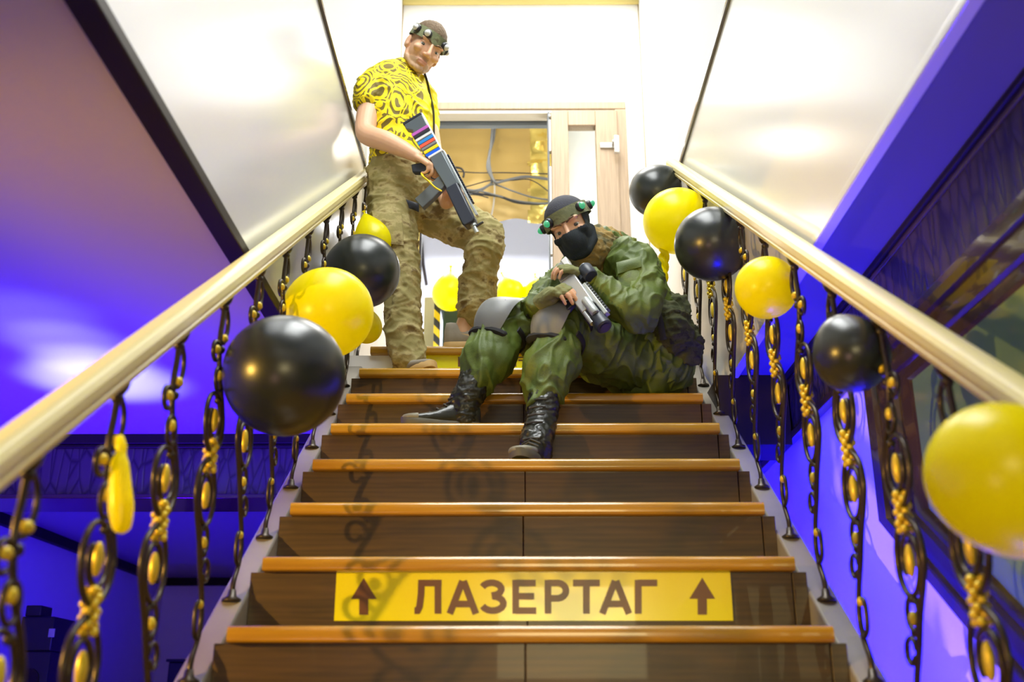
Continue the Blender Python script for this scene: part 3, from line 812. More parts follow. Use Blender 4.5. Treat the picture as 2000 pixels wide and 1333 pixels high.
# ---- head: local frame x = viewer's right when facing the viewer, -y = face, z = up; origin at eye level
def head_parts(mb, T, grow=0.0, ears=True, soft=False):
    R3 = T.to_3x3()
    def e(c, r, rot=None):
        r = tuple(q + grow for q in r)
        mb.ell(T @ Vector(c), r, R3 @ rot if rot is not None else R3, 20, 14)
    def t(pts, rr, **kw): mb.tube([T @ Vector(p) for p in pts], [q + grow for q in rr], 12, round_ends=True)
    e((0, .020, .036), (.073, .092, .082))
    e((0, -.016, -.015), (.064, .066, .080))
    e((0, -.020, -.070), (.050, .058, .044))
    e((0, -.068, -.098), (.021, .018, .017))
    for s in (-1, 1):
        t([(s * .060, .012, -.030), (s * .052, -.005, -.070), (s * .024, -.058, -.098)], [.014, .016, .014])
        e((s * .030, -.072, .024), (.026, .013, .009))
        e((s * .044, -.060, -.024), (.020, .020, .016))
        e((s * .033, -.0635, .0080), (.0165, .0150, .0060))
        e((s * .033, -.0625, -.0085), (.0155, .0140, .0050))
        e((s * .012, -.090, -.036), (.009, .011, .008))
        if ears:
            e((s * .076, .014, -.012), (.007, .018, .031), Matrix.Rotation(s * -0.25, 3, 'Z') @ Matrix.Rotation(-0.15, 3, 'X'))
            e((s * .073, .006, -.026), (.009, .012, .014))
    if soft:
        e((0, -.078, -.042), (.030, .041, .046))
        e((0, -.070, -.055), (.042, .032, .045))
        return
    t([(0, -.078, .016), (0, -.090, -.010), (0, -.103, -.030)], [.0085, .0095, .0115])
    e((0, -.098, -.036), (.011, .011, .009))
    e((0, -.080, -.064), (.025, .012, .0065))
    e((0, -.079, -.075), (.020, .012, .0075))
    e((0, -.076, -.0695), (.026, .0085, .008))
def head_frame(pos, yaw, pitch, roll):
    return Matrix.Translation(pos) @ (Matrix.Rotation(math.radians(yaw), 4, 'Z') @ Matrix.Rotation(math.radians(pitch), 4, 'X') @ Matrix.Rotation(math.radians(roll), 4, 'Y'))
EYEW = mat('eye_white', (0.50, 0.46, 0.42), 0.15)
IRIS = mat('iris', (0.05, 0.06, 0.06), 0.1)
BROW = mat('brow_hair', (0.12, 0.07, 0.035), 0.8)
SKIN = mat('skin', (0.66, 0.39, 0.24), 0.5, sub=0.15, subcol=(0.015, 0.006, 0.003), noise_amt=0.06, noise_scale=40)
LIP = mat('lip_skin', (0.50, 0.24, 0.17), 0.45)
STUB = mat('stubble_skin', (0.46, 0.29, 0.17), 0.6, noise_amt=0.12, noise_scale=150)
def face_details(T, parent, look=(0, 0)):
    R3 = T.to_3x3()
    for s in (-1, 1):
        c = T @ Vector((s * .033, -.0635, -.0005))
        o = MB().ell(c, .0122, R3, 16, 12).build('eye', EYEW, parent)
        g = (R3 @ Vector((look[0], -1, look[1]))).normalized()
        q = Vector((0, 0, 1)).rotation_difference(g).to_matrix().to_4x4()
        MB().lathe([(.0001, .0012), (.0060, .0003), (.0080, -.0022)], 16, Matrix.Translation(c + g * .0128) @ q).build('iris', IRIS, o)
        b = MB()
        b.tube([T @ Vector((s * x, y, z)) for x, y, z in ((.012, -.0845, .020), (.026, -.0855, .0265), (.040, -.080, .0265), (.052, -.070, .019))], [.003, .0042, .0038, .002], 8, round_ends=True)
        b.build('eyebrow', BROW, parent)
def band_ring(mb, T, z, hw, tilt=0.0, rx=.0805, ry=.0985, cy=.018, thick=.004, n=40):
    rings = []
    for i in range(n):
        a = 2 * PI * i / n
        cx, cyy = math.cos(a), math.sin(a)
        zz = z + tilt * cyy
        prof = [(-hw, 0), (-hw, thick), (hw, thick), (hw, 0)]
        rings.append([T @ Vector(((rx * (1 - abs(dz) * 1.2 if dz > 0 else 1) + o) * cx, cy + (ry * (1 - abs(dz) * 1.2 if dz > 0 else 1) + o) * cyy, zz + dz)) for dz, o in prof])
    mb.rings(rings, False, True)
def sensors(T, parent, angles, z, tilt, dome, rx=.085, ry=.103, cy=.018, r=.017):
    for ang in angles:
        a = math.radians(ang)
        p = Vector((rx * math.cos(a), cy + ry * math.sin(a), z + tilt * math.sin(a)))
        nrm = Vector((math.cos(a) / rx, math.sin(a) / ry, 0)).normalized()
        q = T @ Matrix.Translation(p) @ Vector((0, 0, 1)).rotation_difference(nrm).to_matrix().to_4x4()
        o = MB().lathe([(r * 1.12, -.004), (r * 1.15, .006), (r * .95, .011), (r * .8, .012)], 20, q).build('sensor', M['black'], parent)
        MB().lathe([(r * .86, .009), (r * .82, .015), (r * .6, .021), (r * .3, .0245), (.0004, .0255)], 20, q).build('dome', dome, o)

# ---- hand
def hand(mb, Wp, d, n, side, curls, thumb=(0.7, 0.5, 0.5), scale=1.0, spread=0.06, glove=False, gl_mb=None):
    """Wp wrist, d wrist->knuckles, n palm normal; side +1 puts the index at d x n"""
    d = d.normalized(); n = (n - d * n.dot(d)).normalized(); a = d.cross(n) * side
    S = scale; tips = []
    offs = (.030, .0105, -.009, -.027); lens = (.072, .080, .075, .060)
    base = (.088, .092, .088, .080)
    target = gl_mb if gl_mb is not None else mb
    for m_ in ([mb, gl_mb] if gl_mb is not None else [mb]):
        g = 0.0035 if m_ is gl_mb else 0
        for i in range(4):
            m_.tube([Wp + a * offs[i] * .55 * S, Wp + d * .045 * S + a * offs[i] * .85 * S - n * .002, Wp + d * base[i] * S + a * offs[i] * S], [(.013 + g) * S, (.0135 + g) * S, (.0115 + g) * S], 10, round_ends=True)
        m_.tube([Wp + a * .012 * S, Wp + d * .03 * S + a * .03 * S + n * .010 * S], [(.016 + g) * S, (.015 + g) * S], 10, round_ends=True)
    for i in range(4):
        p = Wp + d * base[i] * S + a * offs[i] * S
        ang = 0; L = lens[i] * S
        dirv = (d + a * offs[i] * spread * 12).normalized()
        pts = [p]; c = curls[i] if isinstance(curls[0], (list, tuple)) else curls
        ax = dirv.cross(n).normalized()
        for seg, cu in zip((.45, .31, .26), c):
            ang += math.radians(cu)
            v = dirv * math.cos(ang) + n * math.sin(ang)
            pts.append(pts[-1] + v * L * seg)
        rr = [.0098 * S, .0092 * S, .0083 * S, .0070 * S]
        if i == 3: rr = [q * .88 for q in rr]
        mb.tube(crom([tuple(q) for q in pts], 3), [q[0] for q in crom([(q,) for q in rr], 3)], 9, round_ends=True)
        if gl_mb is not None:
            gl_mb.tube([pts[0], pts[0] + (pts[1] - pts[0]) * .8], [rr[0] + .003, rr[1] + .003], 9, round_ends=True)
    tb = Wp + d * .030 * S + a * .032 * S + n * .008 * S
    v = (d * thumb[0] + a * thumb[1] + n * thumb[2]).normalized()
    v2 = (d * (thumb[0] + .4) + a * (thumb[1] - .5) + n * (thumb[2] + .15)).normalized()
    tp = [tb, tb + v * .036 * S, tb + v * .036 * S + v2 * .032 * S, tb + v * .036 * S + v2 * .032 * S + (v2 + d * .3).normalized() * .024 * S]
    mb.tube(tp, [.0125 * S, .0112 * S, .0100 * S, .0082 * S], 9, round_ends=True)
    if gl_mb is not None: gl_mb.tube(tp[:2], [.0155 * S, .0142 * S], 9, round_ends=True)
    return a

# ---- shoes
def foot_frame(heel, toe, lift=0.0):
    f = (toe - heel); L = f.length; f.normalize()
    up = Vector((0, 0, 1)); up = (up - f * up.dot(f)).normalized(); l = up.cross(f)
    m = Matrix((f, l, up)).transposed().to_4x4(); m.translation = heel
    return m, L
def shoe(parent, heel, toe, upper_m, sole_m, high=0.095, wide=1.0, name='shoe', toecap=None):
    T, L = foot_frame(heel, toe)
    sole = []
    W_ = [(0.0, .020), (.03, .031), (.12, .035), (.3, .033), (.5, .036), (.68, .046), (.8, .047), (.9, .040), (.97, .024), (1.0, .008)]
    outl = [(t * L, w * wide) for t, w in W_] + [(t * L, -w * wide * (1.0 if t < .4 else .92)) for t, w in reversed(W_)]
    st_ = lambda x: 0.012 * max(0, (x / L - .8) / .2) ** 2
    so = MB()
    n = len(outl)
    lay = [[T @ Vector((x if k else x, y * q, z + st_(x))) for x, y in outl] for k, (q, z) in enumerate(((0.96, 0.0), (1.04, .006), (1.05, .020), (1.0, .027)))]
    so.rings(lay, True)
    up_ = MB(); rings = []
    H = [(0.005, .020, high * .75), (.03, .031, high), (.10, .0355, high * 1.02), (.22, .036, high * 0.98), (.33, .036, .092 if name != 'boot' else .112), (.45, .037, .078 if name != 'boot' else .088), (.58, .041, .066), (.70, .045, .057), (.82, .044, .050), (.91, .036, .043), (.97, .022, .034), (.995, .008, .022)]
    for t, w, h in H:
        x = t * L; ring = []
        for k in range(20):
            a = 2 * PI * k / 20
            cy_, cz_ = math.cos(a), math.sin(a)
            y = math.copysign(abs(cy_) ** 0.75, cy_) * w * wide * (1 if cz_ < 0 else (1 - 0.25 * max(0, h - .05) / .1 * cz_))
            z = .014 + (h - .014) * (.5 + .5 * math.copysign(abs(cz_) ** 0.8, cz_))
            ring.append(T @ Vector((x, y, z + st_(x))))
        rings.append(ring)
    up_.rings(rings, True)
    o = up_.build(name, upper_m, parent, angle=60)
    so.build('sole', sole_m, o, angle=50)
    ls = MB()
    for i in range(5 if name != 'boot' else 0):
        t = .36 + i * .065; x = t * L
        h = .088 - i * .0075
        ls.tube([T @ Vector((x + .004 * (1 if j % 2 else -1), y * wide, h + .004 - abs(y) * .35)) for j, y in enumerate((-.024, -.012, 0, .012, .024))], .0032, 6, round_ends=True)
    if name != 'boot': ls.build('laces', mat('laces_' + name, tuple(min(1, c * 1.3 + .02) for c in upper_m.node_tree.nodes['Principled BSDF'].inputs['Base Color'].default_value[:3]), 0.7), o)
    return o, T, L

# ---- cloth materials
def camo(name, cols, scale, rough=0.9, rot=(0.3, 0.2, 0.5), stretch=(1, 1, 1.6), weave=0.25):
    def f(nt, tc):
        v = mapped(nt, tc, stretch, rot)
        a = tex(nt, 'ShaderNodeTexNoise', v, Scale=scale, Detail=5.0, Roughness=0.62)
        c = tex(nt, 'ShaderNodeTexNoise', v, Scale=scale * 2.4, Detail=4.0, Roughness=0.6)
        r = node_ramp(nt, a.outputs['Fac'], [(0.0, cols[0]), (0.45, cols[1]), (0.54, cols[2]), (0.64, cols[3])], 'EASE')
        return mixc(nt, math_n(nt, 'MULTIPLY', c.outputs['Fac'], 0.35), r, cols[1])
    return ramp_mat(name, f, rough, bump=weave, bump_scale=350)
CAMO = camo('multi_camouflage', [(0.11, 0.105, 0.035), (0.30, 0.26, 0.10), (0.44, 0.37, 0.17), (0.15, 0.095, 0.035)], 10)
OLIVE = camo('olive_jacket_cloth', [(0.045, 0.068, 0.008), (0.066, 0.106, 0.010), (0.092, 0.138, 0.013), (0.050, 0.072, 0.009)], 5, rough=0.55)
CAMOV = camo('dark_camouflage', [(0.03, 0.045, 0.012), (0.085, 0.10, 0.028), (0.13, 0.13, 0.05), (0.035, 0.03, 0.015)], 16)
def _shirt(nt, tc):
    # curling bands of tribal ornament on the sleeve and flank, plain yellow in front
    nz0 = tex(nt, 'ShaderNodeTexNoise', tc.outputs['Object'], Scale=5.0)
    va = nt.nodes.new('ShaderNodeVectorMath'); va.operation = 'MULTIPLY_ADD'
    nt.links.new(nz0.outputs['Color'], va.inputs[0]); va.inputs[1].default_value = (0.09, 0.09, 0.09); nt.links.new(tc.outputs['Object'], va.inputs[2])
    v = va.outputs[0]
    vo = tex(nt, 'ShaderNodeTexVoronoi', v, Scale=8.5, Randomness=1.0)
    ed = tex(nt, 'ShaderNodeTexVoronoi', v, Scale=8.5, Randomness=1.0, feature='DISTANCE_TO_EDGE')
    ring = math_n(nt, 'SINE', math_n(nt, 'MULTIPLY', vo.outputs['Distance'], 34.0))
    w = tex(nt, 'ShaderNodeTexWave', v, Scale=16.0, Distortion=2.5, Detail=0.0, bands_direction='DIAGONAL')
    sep2 = nt.nodes.new('ShaderNodeSeparateColor'); nt.links.new(vo.outputs['Color'], sep2.inputs[0])
    pick = math_n(nt, 'GREATER_THAN', sep2.outputs[0], 0.55)
    a_ = math_n(nt, 'GREATER_THAN', ring, 0.05)
    b_ = math_n(nt, 'GREATER_THAN', w.outputs['Fac'], 0.5)
    inner = math_n(nt, 'ADD', math_n(nt, 'MULTIPLY', a_, math_n(nt, 'SUBTRACT', 1.0, pick)), math_n(nt, 'MULTIPLY', b_, pick))
    line = math_n(nt, 'LESS_THAN', math_n(nt, 'ABSOLUTE', math_n(nt, 'SUBTRACT', ed.outputs['Distance'], 0.055)), 0.026)
    lines = math_n(nt, 'MAXIMUM', inner, line)
    sep = nt.nodes.new('ShaderNodeSeparateXYZ'); nt.links.new(tc.outputs['Object'], sep.inputs[0])
    # plain front panel: object x runs across the chest (object frame is turned with the torso)
    nz = tex(nt, 'ShaderNodeTexNoise', v, Scale=6.0)
    edge = math_n(nt, 'ADD', math_n(nt, 'ADD', sep.outputs['X'], math_n(nt, 'MULTIPLY', sep.outputs['Y'], -0.55)), math_n(nt, 'MULTIPLY', nz.outputs['Fac'], 0.06))
    plain = math_n(nt, 'GREATER_THAN', edge, SHIRT_EDGE)
    dark = mixc(nt, tex(nt, 'ShaderNodeTexNoise', v, Scale=14.0).outputs['Fac'], (0.10, 0.075, 0.01), (0.24, 0.17, 0.01))
    pat = mixc(nt, lines, dark, (0.92, 0.74, 0.0))
    return mixc(nt, plain, pat, (0.98, 0.84, 0.0))
SHIRT_EDGE = 0.115
GREYSUEDE = mat('grey_suede', (0.30, 0.27, 0.22), 0.85, noise_amt=0.15, noise_scale=50)
TANSOLE = mat('tan_sole', (0.62, 0.42, 0.17), 0.6)
BOOT = mat('black_leather', (0.016, 0.018, 0.014), 0.3, noise_amt=0.3, noise_scale=40, bump=0.25, bump_scale=30)
BOOTSOLE = mat('worn_rubber', (0.07, 0.07, 0.055), 0.6, noise_amt=0.3, noise_scale=30)
TOECAP = mat('scuffed_toecap', (0.16, 0.16, 0.12), 0.55, noise_amt=0.4, noise_scale=30)
KNIT = mat('dark_knit', (0.010, 0.017, 0.022), 0.9, bump=0.4, bump_scale=300)
CAPM = mat('dark_grey_cap', (0.035, 0.037, 0.05), 0.85, bump=0.3, bump_scale=200)
PAD = mat('grey_kneepad_shell', (0.17, 0.18, 0.18), 0.45, noise_amt=0.1)
STRAP = mat('black_webbing', (0.012, 0.013, 0.016), 0.8)
GLOVE = mat('olive_glove', (0.17, 0.18, 0.065), 0.8, noise_amt=0.2, noise_scale=60)
HAIR = mat('brown_hair', (0.13, 0.085, 0.045), 0.8, noise_amt=0.4, noise_scale=120, bump=0.5, bump_scale=120)
BAND = camo('headband_camouflage', [(0.08, 0.09, 0.04), (0.15, 0.17, 0.085), (0.20, 0.22, 0.11), (0.09, 0.08, 0.04)], 22)

# ------------------------------------------------------------------ standing man
man = thing('person', 'standing man in yellow patterned shirt and camouflage trousers holding a rifle across his body', 'person', (P(790, 705, 4.25).x, 4.25, NZ(14)))
shR, shL = P(737, 163, 4.20), P(822, 190, 4.45)
SHL = (shR - shL).normalized()
neck0 = P(789, 148, 4.31); HC = P(831, 94, 4.25)
T1 = head_frame(HC, 27, 31, 20) @ Matrix.Scale(1.10, 4)
bd = MB()
head_parts(bd, T1)
limb(bd, [(T1 @ Vector((0, .028, -.035)), .056), (T1 @ Vector((0, .032, -.09)), .057), (neck0 + Vector((0, 0, .0)), .062), (neck0 + Vector((0.0, 0, -.07)), .09)])
tors = [(783, 340, 4.28, .140, .100), (783, 285, 4.27, .140, .100), (782, 215, 4.27, .155, .108), (780, 170, 4.29, .14, .085)]
limb(bd, [(P(x, y, yy), a, b) for x, y, yy, a, b in tors], ref=SHL)
armR = [(P(742, 160, 4.21), .055), (P(724, 208, 4.17), .054), (P(715, 250, 4.12), .047), (P(722, 264, 4.10), .046), (P(752, 274, 4.07), .045), (P(785, 289, 4.05), .037), (P(806, 300, 4.035), .030), (P(815, 305, 4.03), .028)]
limb(bd, armR)
armL = [(shL, .055), (P(838, 255, 4.44), .05), (P(849, 312, 4.40), .044), (P(862, 352, 4.29), .040), (P(872, 396, 4.17), .028)]
limb(bd, armL)
for pts in ([(P(770, 390, 4.23), .075), (P(785, 540, 4.2), .055), (P(798, 690, 4.22), .042), (P(800, 702, 4.22), .042)], [(P(805, 390, 4.35), .08), (P(950, 455, 4.30), .06), (P(935, 530, 4.36), .052), (P(922, 600, 4.41), .040), (P(908, 632, 4.42), .037), (P(905, 652, 4.42), .037)]):
    limb(bd, pts)
wR = P(815, 305, 4.03)
hand(bd, wR, P(843, 321, 4.015) - wR, Vector((-0.45, 0.55, -0.75)), 1, [(35, 45, 30), (48, 60, 40), (52, 60, 40), (55, 60, 40)], thumb=(.8, .25, .7), scale=0.98)
wL = P(872, 398, 4.165)
hand(bd, wL, P(890, 380, 4.13) - wL, Vector((0.4, -0.5, 0.1)), -1, [(55, 50, 40)] * 4, thumb=(.55, .45, .55), scale=0.95)
invT1 = T1.inverted()
def skin_assign(c, n):
    l = invT1 @ c
    if abs(l.x) < .10 and -.13 < l.z < .0:
        if l.y < -.066 and abs(l.x) < .023 - abs(l.z + .0695) * .3 and -.083 < l.z < -.0585: return 1
        if l.z < -.045 and l.y < .0 and l.z > -.125 and (l.z < -.062 - 0.4 * abs(l.y + .085) * 0.2 or l.y < -.07): return 2
    return 0
body = fused('body', bd, .0034, [SKIN, LIP, STUB], man, smooth=4, assign=skin_assign)
face_details(T1, man, look=(-0.30, -0.22))
# hair cap above the headband
hb = MB(); hb.ell(T1 @ Vector((0, .022, .042)), (.0775, .0965, .0865), T1.to_3x3(), 28, 20)
fused('hair', hb, .005, HAIR, man, smooth=1, disp=lambda v, n: .002 * noise.noise(v * 160) + .0015 * noise.noise(v * 70), cut=lambda c: (invT1 @ c).z < .040 - (0.075 if (invT1 @ c).y > .03 else 0))
bb = MB(); band_ring(bb, T1, .047, .0245, 0.004)
hband = bb.build('headband', BAND, man, angle=50)
DOME = mat('frosted_dome', (0.62, 0.64, 0.62), 0.25, spec=0.6)
sensors(T1, hband, (-118, -55, 205, 2, 90), .047, 0.004, DOME, r=.0165)

# shirt
sh = MB()
tp = [(784, 343, 4.28, .163, .122), (784, 325, 4.28, .165, .124), (784, 285, 4.27, .160, .122), (783, 240, 4.265, .170, .128), (781, 200, 4.27, .178, .128), (779, 168, 4.29, .160, .108), (784, 150, 4.30, .105, .085), (788, 143, 4.305, .074, .070)]
limb(sh, [(P(x, y, yy), a, b) for x, y, yy, a, b in tp], ref=SHL, n=28)
limb(sh, [(P(760, 152, 4.25), .070), (P(739, 160, 4.205), .078), (P(726, 178, 4.18), .076), (P(720, 194, 4.165), .072)])
limb(sh, [(P(800, 165, 4.38), .075), (shL, .078), (P(829, 222, 4.45), .070), (P(834, 245, 4.45), .066)])
shirt_frame = Matrix.Translation(P(783, 240, 4.27)) @ Matrix(((-SHL.x, -SHL.y, 0, 0), (SHL.y, -SHL.x, 0, 0), (0, 0, 1, 0), (0, 0, 0, 1))).transposed()
SHIRT = ramp_mat('yellow_tribal_shirt', _shirt, 0.7)
ff = folds(7, .009, 3, (1, 1, 1.3))
sho = fused('shirt', sh, .006, SHIRT, None, smooth=6, disp=ff)
sho.data.transform(shirt_frame.inverted()); sho.matrix_world = shirt_frame
bpy.context.view_layer.update(); attach(sho, man)
# collar
cr_ = MB(); cc = P(789, 144, 4.303); ax = (T1 @ Vector((0, .03, -.08)) - cc).normalized(); u_ = SHL - ax * SHL.dot(ax); u_.normalize(); w_ = ax.cross(u_)
cr_.tube([cc + ax * (.004 + .012 * math.cos(2 * PI * i / 28)) + u_ * .073 * math.cos(2 * PI * i / 28) + w_ * .070 * math.sin(2 * PI * i / 28) for i in range(28)], .006, 8, closed=True)
cr_.build('collar', mat('dark_collar', (0.16, 0.12, 0.02), 0.8), sho)
# sleeve hem
# trousers
tr = MB()
limb(tr, [(P(784, 322, 4.28), .155, .118), (P(784, 345, 4.28), .168, .130), (P(785, 375, 4.28), .170, .135), (P(788, 400, 4.285), .15, .125)], ref=SHL, n=26)
limb(tr, [(P(766, 372, 4.235), .105), (P(766, 410, 4.22), .102), (P(772, 460, 4.2), .094), (P(785, 520, 4.2), .080), (P(787, 560, 4.205), .076), (P(786, 610, 4.22), .078), (P(790, 655, 4.225), .076), (P(797, 690, 4.23), .072), (P(799, 697, 4.23), .071)], k=6)
limb(tr, [(P(802, 378, 4.34), .108), (P(835, 405, 4.35), .108), (P(875, 425, 4.34), .104), (P(925, 448, 4.31), .094), (P(948, 462, 4.295), .086), (P(948, 485, 4.30), .080), (P(939, 525, 4.345), .078), (P(932, 570, 4.385), .080), (P(929, 604, 4.41), .081)], k=6)
ft = folds(8.5, .011, 5, (1, 1, 1.6))
CARGO = camo
tro = fused('trousers', tr, .006, CAMO, man, smooth=5, disp=ft)
# cargo pocket, dark patch and paint stains on the thigh
def quad_patch(name, pts, thick, m, parent):
    q = [Vector(p) for p in pts]; n_ = (q[1] - q[0]).cross(q[3] - q[0]).normalized()
    if n_.y > 0: n_ = -n_
    nx = 6; vs = []; fs = []
    for lay, off in ((0, 0.0), (1, thick)):
        for i in range(nx + 1):
            for j in range(nx + 1):
                u, v = i / nx, j / nx
                p = q[0] * (1 - u) * (1 - v) + q[1] * u * (1 - v) + q[2] * u * v + q[3] * (1 - u) * v
                bulge = math.sin(PI * u) * math.sin(PI * v)
                vs.append(p + n_ * (off + bulge * (.012 if lay else 0)))
    k = (nx + 1) ** 2
    for i in range(nx):
        for j in range(nx):
            a = i * (nx + 1) + j
            fs.append((k + a, k + a + 1, k + a + nx + 2, k + a + nx + 1)); fs.append((a, a + nx + 1, a + nx + 2, a + 1))
    edge = [j for j in range(nx)] + [nx + (nx + 1) * i for i in range(nx)] + [k - 1 - j for j in range(nx)] + [(nx + 1) * (nx - i) for i in range(nx)]
    for i in range(len(edge)):
        a, b2 = edge[i], edge[(i + 1) % len(edge)]
        fs.append((a, b2, k + b2, k + a))
    return MB().add(vs, fs).build(name, m, parent, angle=50)
quad_patch('patch', [P(794, 390, 4.122), P(819, 398, 4.13), P(819, 414, 4.13), P(800, 406, 4.122)], .006, mat('navy_patch', (0.015, 0.02, 0.035), 0.7), tro)
quad_patch('cargo_pocket', [P(728, 412, 4.12), P(786, 418, 4.10), P(790, 480, 4.11), P(741, 474, 4.12)], .008, CAMO, tro)
shoe(man, Vector((P(775, 706, 4.30).x, 4.315, NZ(14))), Vector((P(846, 712, 4.10).x, 4.105, NZ(14))), GREYSUEDE, TANSOLE, high=.085)
so_, TS, LS = shoe(man, Vector((P(868, 668, 4.42).x, 4.425, NZ(15))), Vector((P(868, 668, 4.42).x + .285, 4.405, NZ(15))), GREYSUEDE, TANSOLE, high=.125)
# curved stripe on the shoe flank
sw = [(0.50, .050), (0.44, .033), (0.50, .030), (0.62, .044), (0.80, .066), (0.62, .036), (0.52, .024), (0.42, .026), (0.405, .034), (0.44, .048)]
mbx = MB(); mbx.add([TS @ Vector((LS * (1 - t * 0.95) , -.0405 - .004 * math.sin(t * 3), z)) for t, z in [(0.40, .062), (0.37, .040), (0.43, .032), (0.56, .042), (0.78, .062), (0.58, .052), (0.47, .046)]], [tuple(range(7))])
mbx.build('side_stripe', TANSOLE, so_, smooth=False)

# ------------------------------------------------------------------ rifles
def gun_frame(o, fw, up_hint):
    x = (fw - o).normalized(); z = (up_hint - x * up_hint.dot(x)).normalized(); y = z.cross(x)
    m = Matrix((x, y, z)).transposed().to_4x4(); m.translation = o
    return m
GM = mat('grey_gunmetal', (0.11, 0.135, 0.15), 0.42, metal=0.3)
GB = mat('dark_polymer', (0.018, 0.024, 0.040), 0.42)
GE = mat('pale_edge_metal', (0.40, 0.44, 0.44), 0.35, metal=0.4)
WHT = mat('white_tape', (0.75, 0.75, 0.75), 0.5)
def gp(T, poly, y0, y1, name, m, parent, bevel=.004):
    return MB().prism(poly, y0, y1, lambda p, t: T @ Vector((p[0], t, p[1]))).build(name, m, parent, bevel=bevel, angle=30)
def gbox(T, x0, x1, y0, y1, z0, z1, name, m, parent, bevel=.003):
    return gp(T, [(x0, z0), (x1, z0), (x1, z1), (x0, z1)], y0, y1, name, m, parent, bevel)
G1 = gun_frame(P(858, 301, 4.02), P(942, 463, 3.97), Vector((0.85, -0.25, 0.5)))
ri = thing('rifle', 'dark grey rifle with coloured tape bands on its stock, held by the standing man', 'rifle', G1.translation)
gp(G1, [(-.215, .018), (-.215, -.072), (-.190, -.075), (-.165, -.05), (-.14, -.062), (-.02, -.055), (0, -.04), (0, .016)], -.018, .018, 'stock', GM, ri)
gbox(G1, -.222, -.0, -.016, .016, .014, .022, 'stock_edge', WHT, ri)
gp(G1, [(-.226, .018), (-.226, -.075), (-.213, -.077), (-.213, .018)], -.020, .020, 'butt_plate', GB, ri)
for i, (nm, col) in enumerate((('violet', (.45, .10, .45)), ('black', (.02, .02, .03)), ('white', (.7, .7, .68)), ('blue', (.02, .22, .6)), ('red', (.75, .10, .05)), ('grey', (.2, .2, .2)), ('yellow', (.8, .62, .0)), ('cobalt', (.0, .10, .7)))):
    x = -.150 + i * .0185
    w = .013 if nm in ('white', 'grey', 'black') else .0165
    gbox(G1, x, x + w, -.0205, .0205, -.064 + i * .002, .019, 'tape_band', mat('tape_' + nm, col, 0.45), ri, .002)
gbox(G1, -.004, .008, -.023, .023, -.045, .026, 'stock_collar', WHT, ri, .003)
gp(G1, [(0, .020), (.19, .020), (.19, -.034), (.06, -.042), (0, -.038)], -.022, .022, 'receiver', GM, ri)
gbox(G1, .0, .36, -.012, .012, .020, .030, 'top_edge', GE, ri, .002)
b = MB()
for i in range(20): b.prism([(.03 + i * .0135, .030), (.038 + i * .0135, .030), (.038 + i * .0135, .038), (.03 + i * .0135, .038)], -.011, .011, lambda p, t: G1 @ Vector((p[0], t, p[1])))
b.build('sight_rail', GB, ri, smooth=False)
gp(G1, [(.18, .016), (.375, .012), (.385, .0), (.385, -.040), (.37, -.046), (.18, -.040)], -.026, .026, 'handguard', GB, ri, .006)
b = MB(); b.tube([G1 @ Vector((x, 0, -.008)) for x in (.38, .395, .398, .43)], [.013, .013, .009, .009], 14); b.build('barrel', GE, ri, angle=40)
gp(G1, [(.395, -.002), (.405, -.002), (.402, .035), (.396, .035)], -.006, .006, 'front_sight', GB, ri, .002)
gp(G1, [(.100, -.034), (.160, -.036), (.185, -.105), (.200, -.165), (.140, -.178), (.123, -.110)], -.014, .014, 'magazine', mat('grey_magazine', (.09, .105, .11), .5), ri, .004)
gp(G1, [(.015, -.036), (.06, -.040), (.045, -.10), (.02, -.135), (-.02, -.125), (.0, -.08)], -.016, .016, 'pistol_grip', GB, ri, .006)
b = MB(); b.tube([G1 @ Vector(q) for q in ((.06, 0, -.04), (.065, 0, -.068), (.085, 0, -.074), (.10, 0, -.062), (.102, 0, -.038))], .003, 8); b.build('trigger_guard', GB, ri)
b = MB(); b.tube(crom([tuple(p) for p in (P(862, 372, 3.98), P(850, 365, 3.96), P(838, 353, 3.965), P(828, 345, 3.99), P(826, 340, 4.02))], 5), [(.011, .004)] * 21, 8); b.build('yellow_strap', mat('yellow_webbing', (.8, .6, .0), .6), ri)
b = MB(); b.tube(crom([tuple(p) for p in (P(829, 138, 4.36), P(836, 160, 4.33), P(842, 190, 4.30), P(848, 220, 4.22), P(850, 280, 4.12), G1 @ Vector((.01, .024, 0)))], 6), [(.012, .003)] * 31, 8, ref=(0.4, -1, 0)); b.build('sling', STRAP, ri)

# ------------------------------------------------------------------ seated man
sol = thing('person', 'seated man in olive uniform, black balaclava and grey kneepads, resting a rifle on his knee', 'person', (P(1255, 765, 3.9).x, 3.93, NZ(13)))
sL, sR = P(1240, 512, 3.72), P(1152, 518, 3.95)
SH2 = (sL - sR).normalized()
neck2 = P(1174, 484, 3.80); H2 = P(1117, 447, 3.665)
T2 = head_frame(H2, -16, 24, -22) @ Matrix.Scale(1.06, 4)
inv2 = T2.inverted()
w1 = P(1062, 589, 3.575)
bd2 = MB(); head_parts(bd2, T2, ears=False)
limb(bd2, [(T2 @ Vector((0, .028, -.035)), .055), (T2 @ Vector((0, .05, -.085)), .058), (neck2, .065), (P(1190, 510, 3.83), .09)])
tor2 = [(1258, 705, 3.94, .13, .10), (1256, 640, 3.93, .13, .10), (1235, 575, 3.88, .14, .10), (1205, 520, 3.84, .12, .085)]
limb(bd2, [(P(x, y, yy), a, b_) for x, y, yy, a, b_ in tor2], ref=SH2)
limb(bd2, [(sL, .055), (P(1258, 560, 3.64), .05), (P(1255, 606, 3.575), .045), (P(1205, 582, 3.58), .04), (P(1158, 548, 3.60), .029), (P(1150, 543, 3.60), .028)])
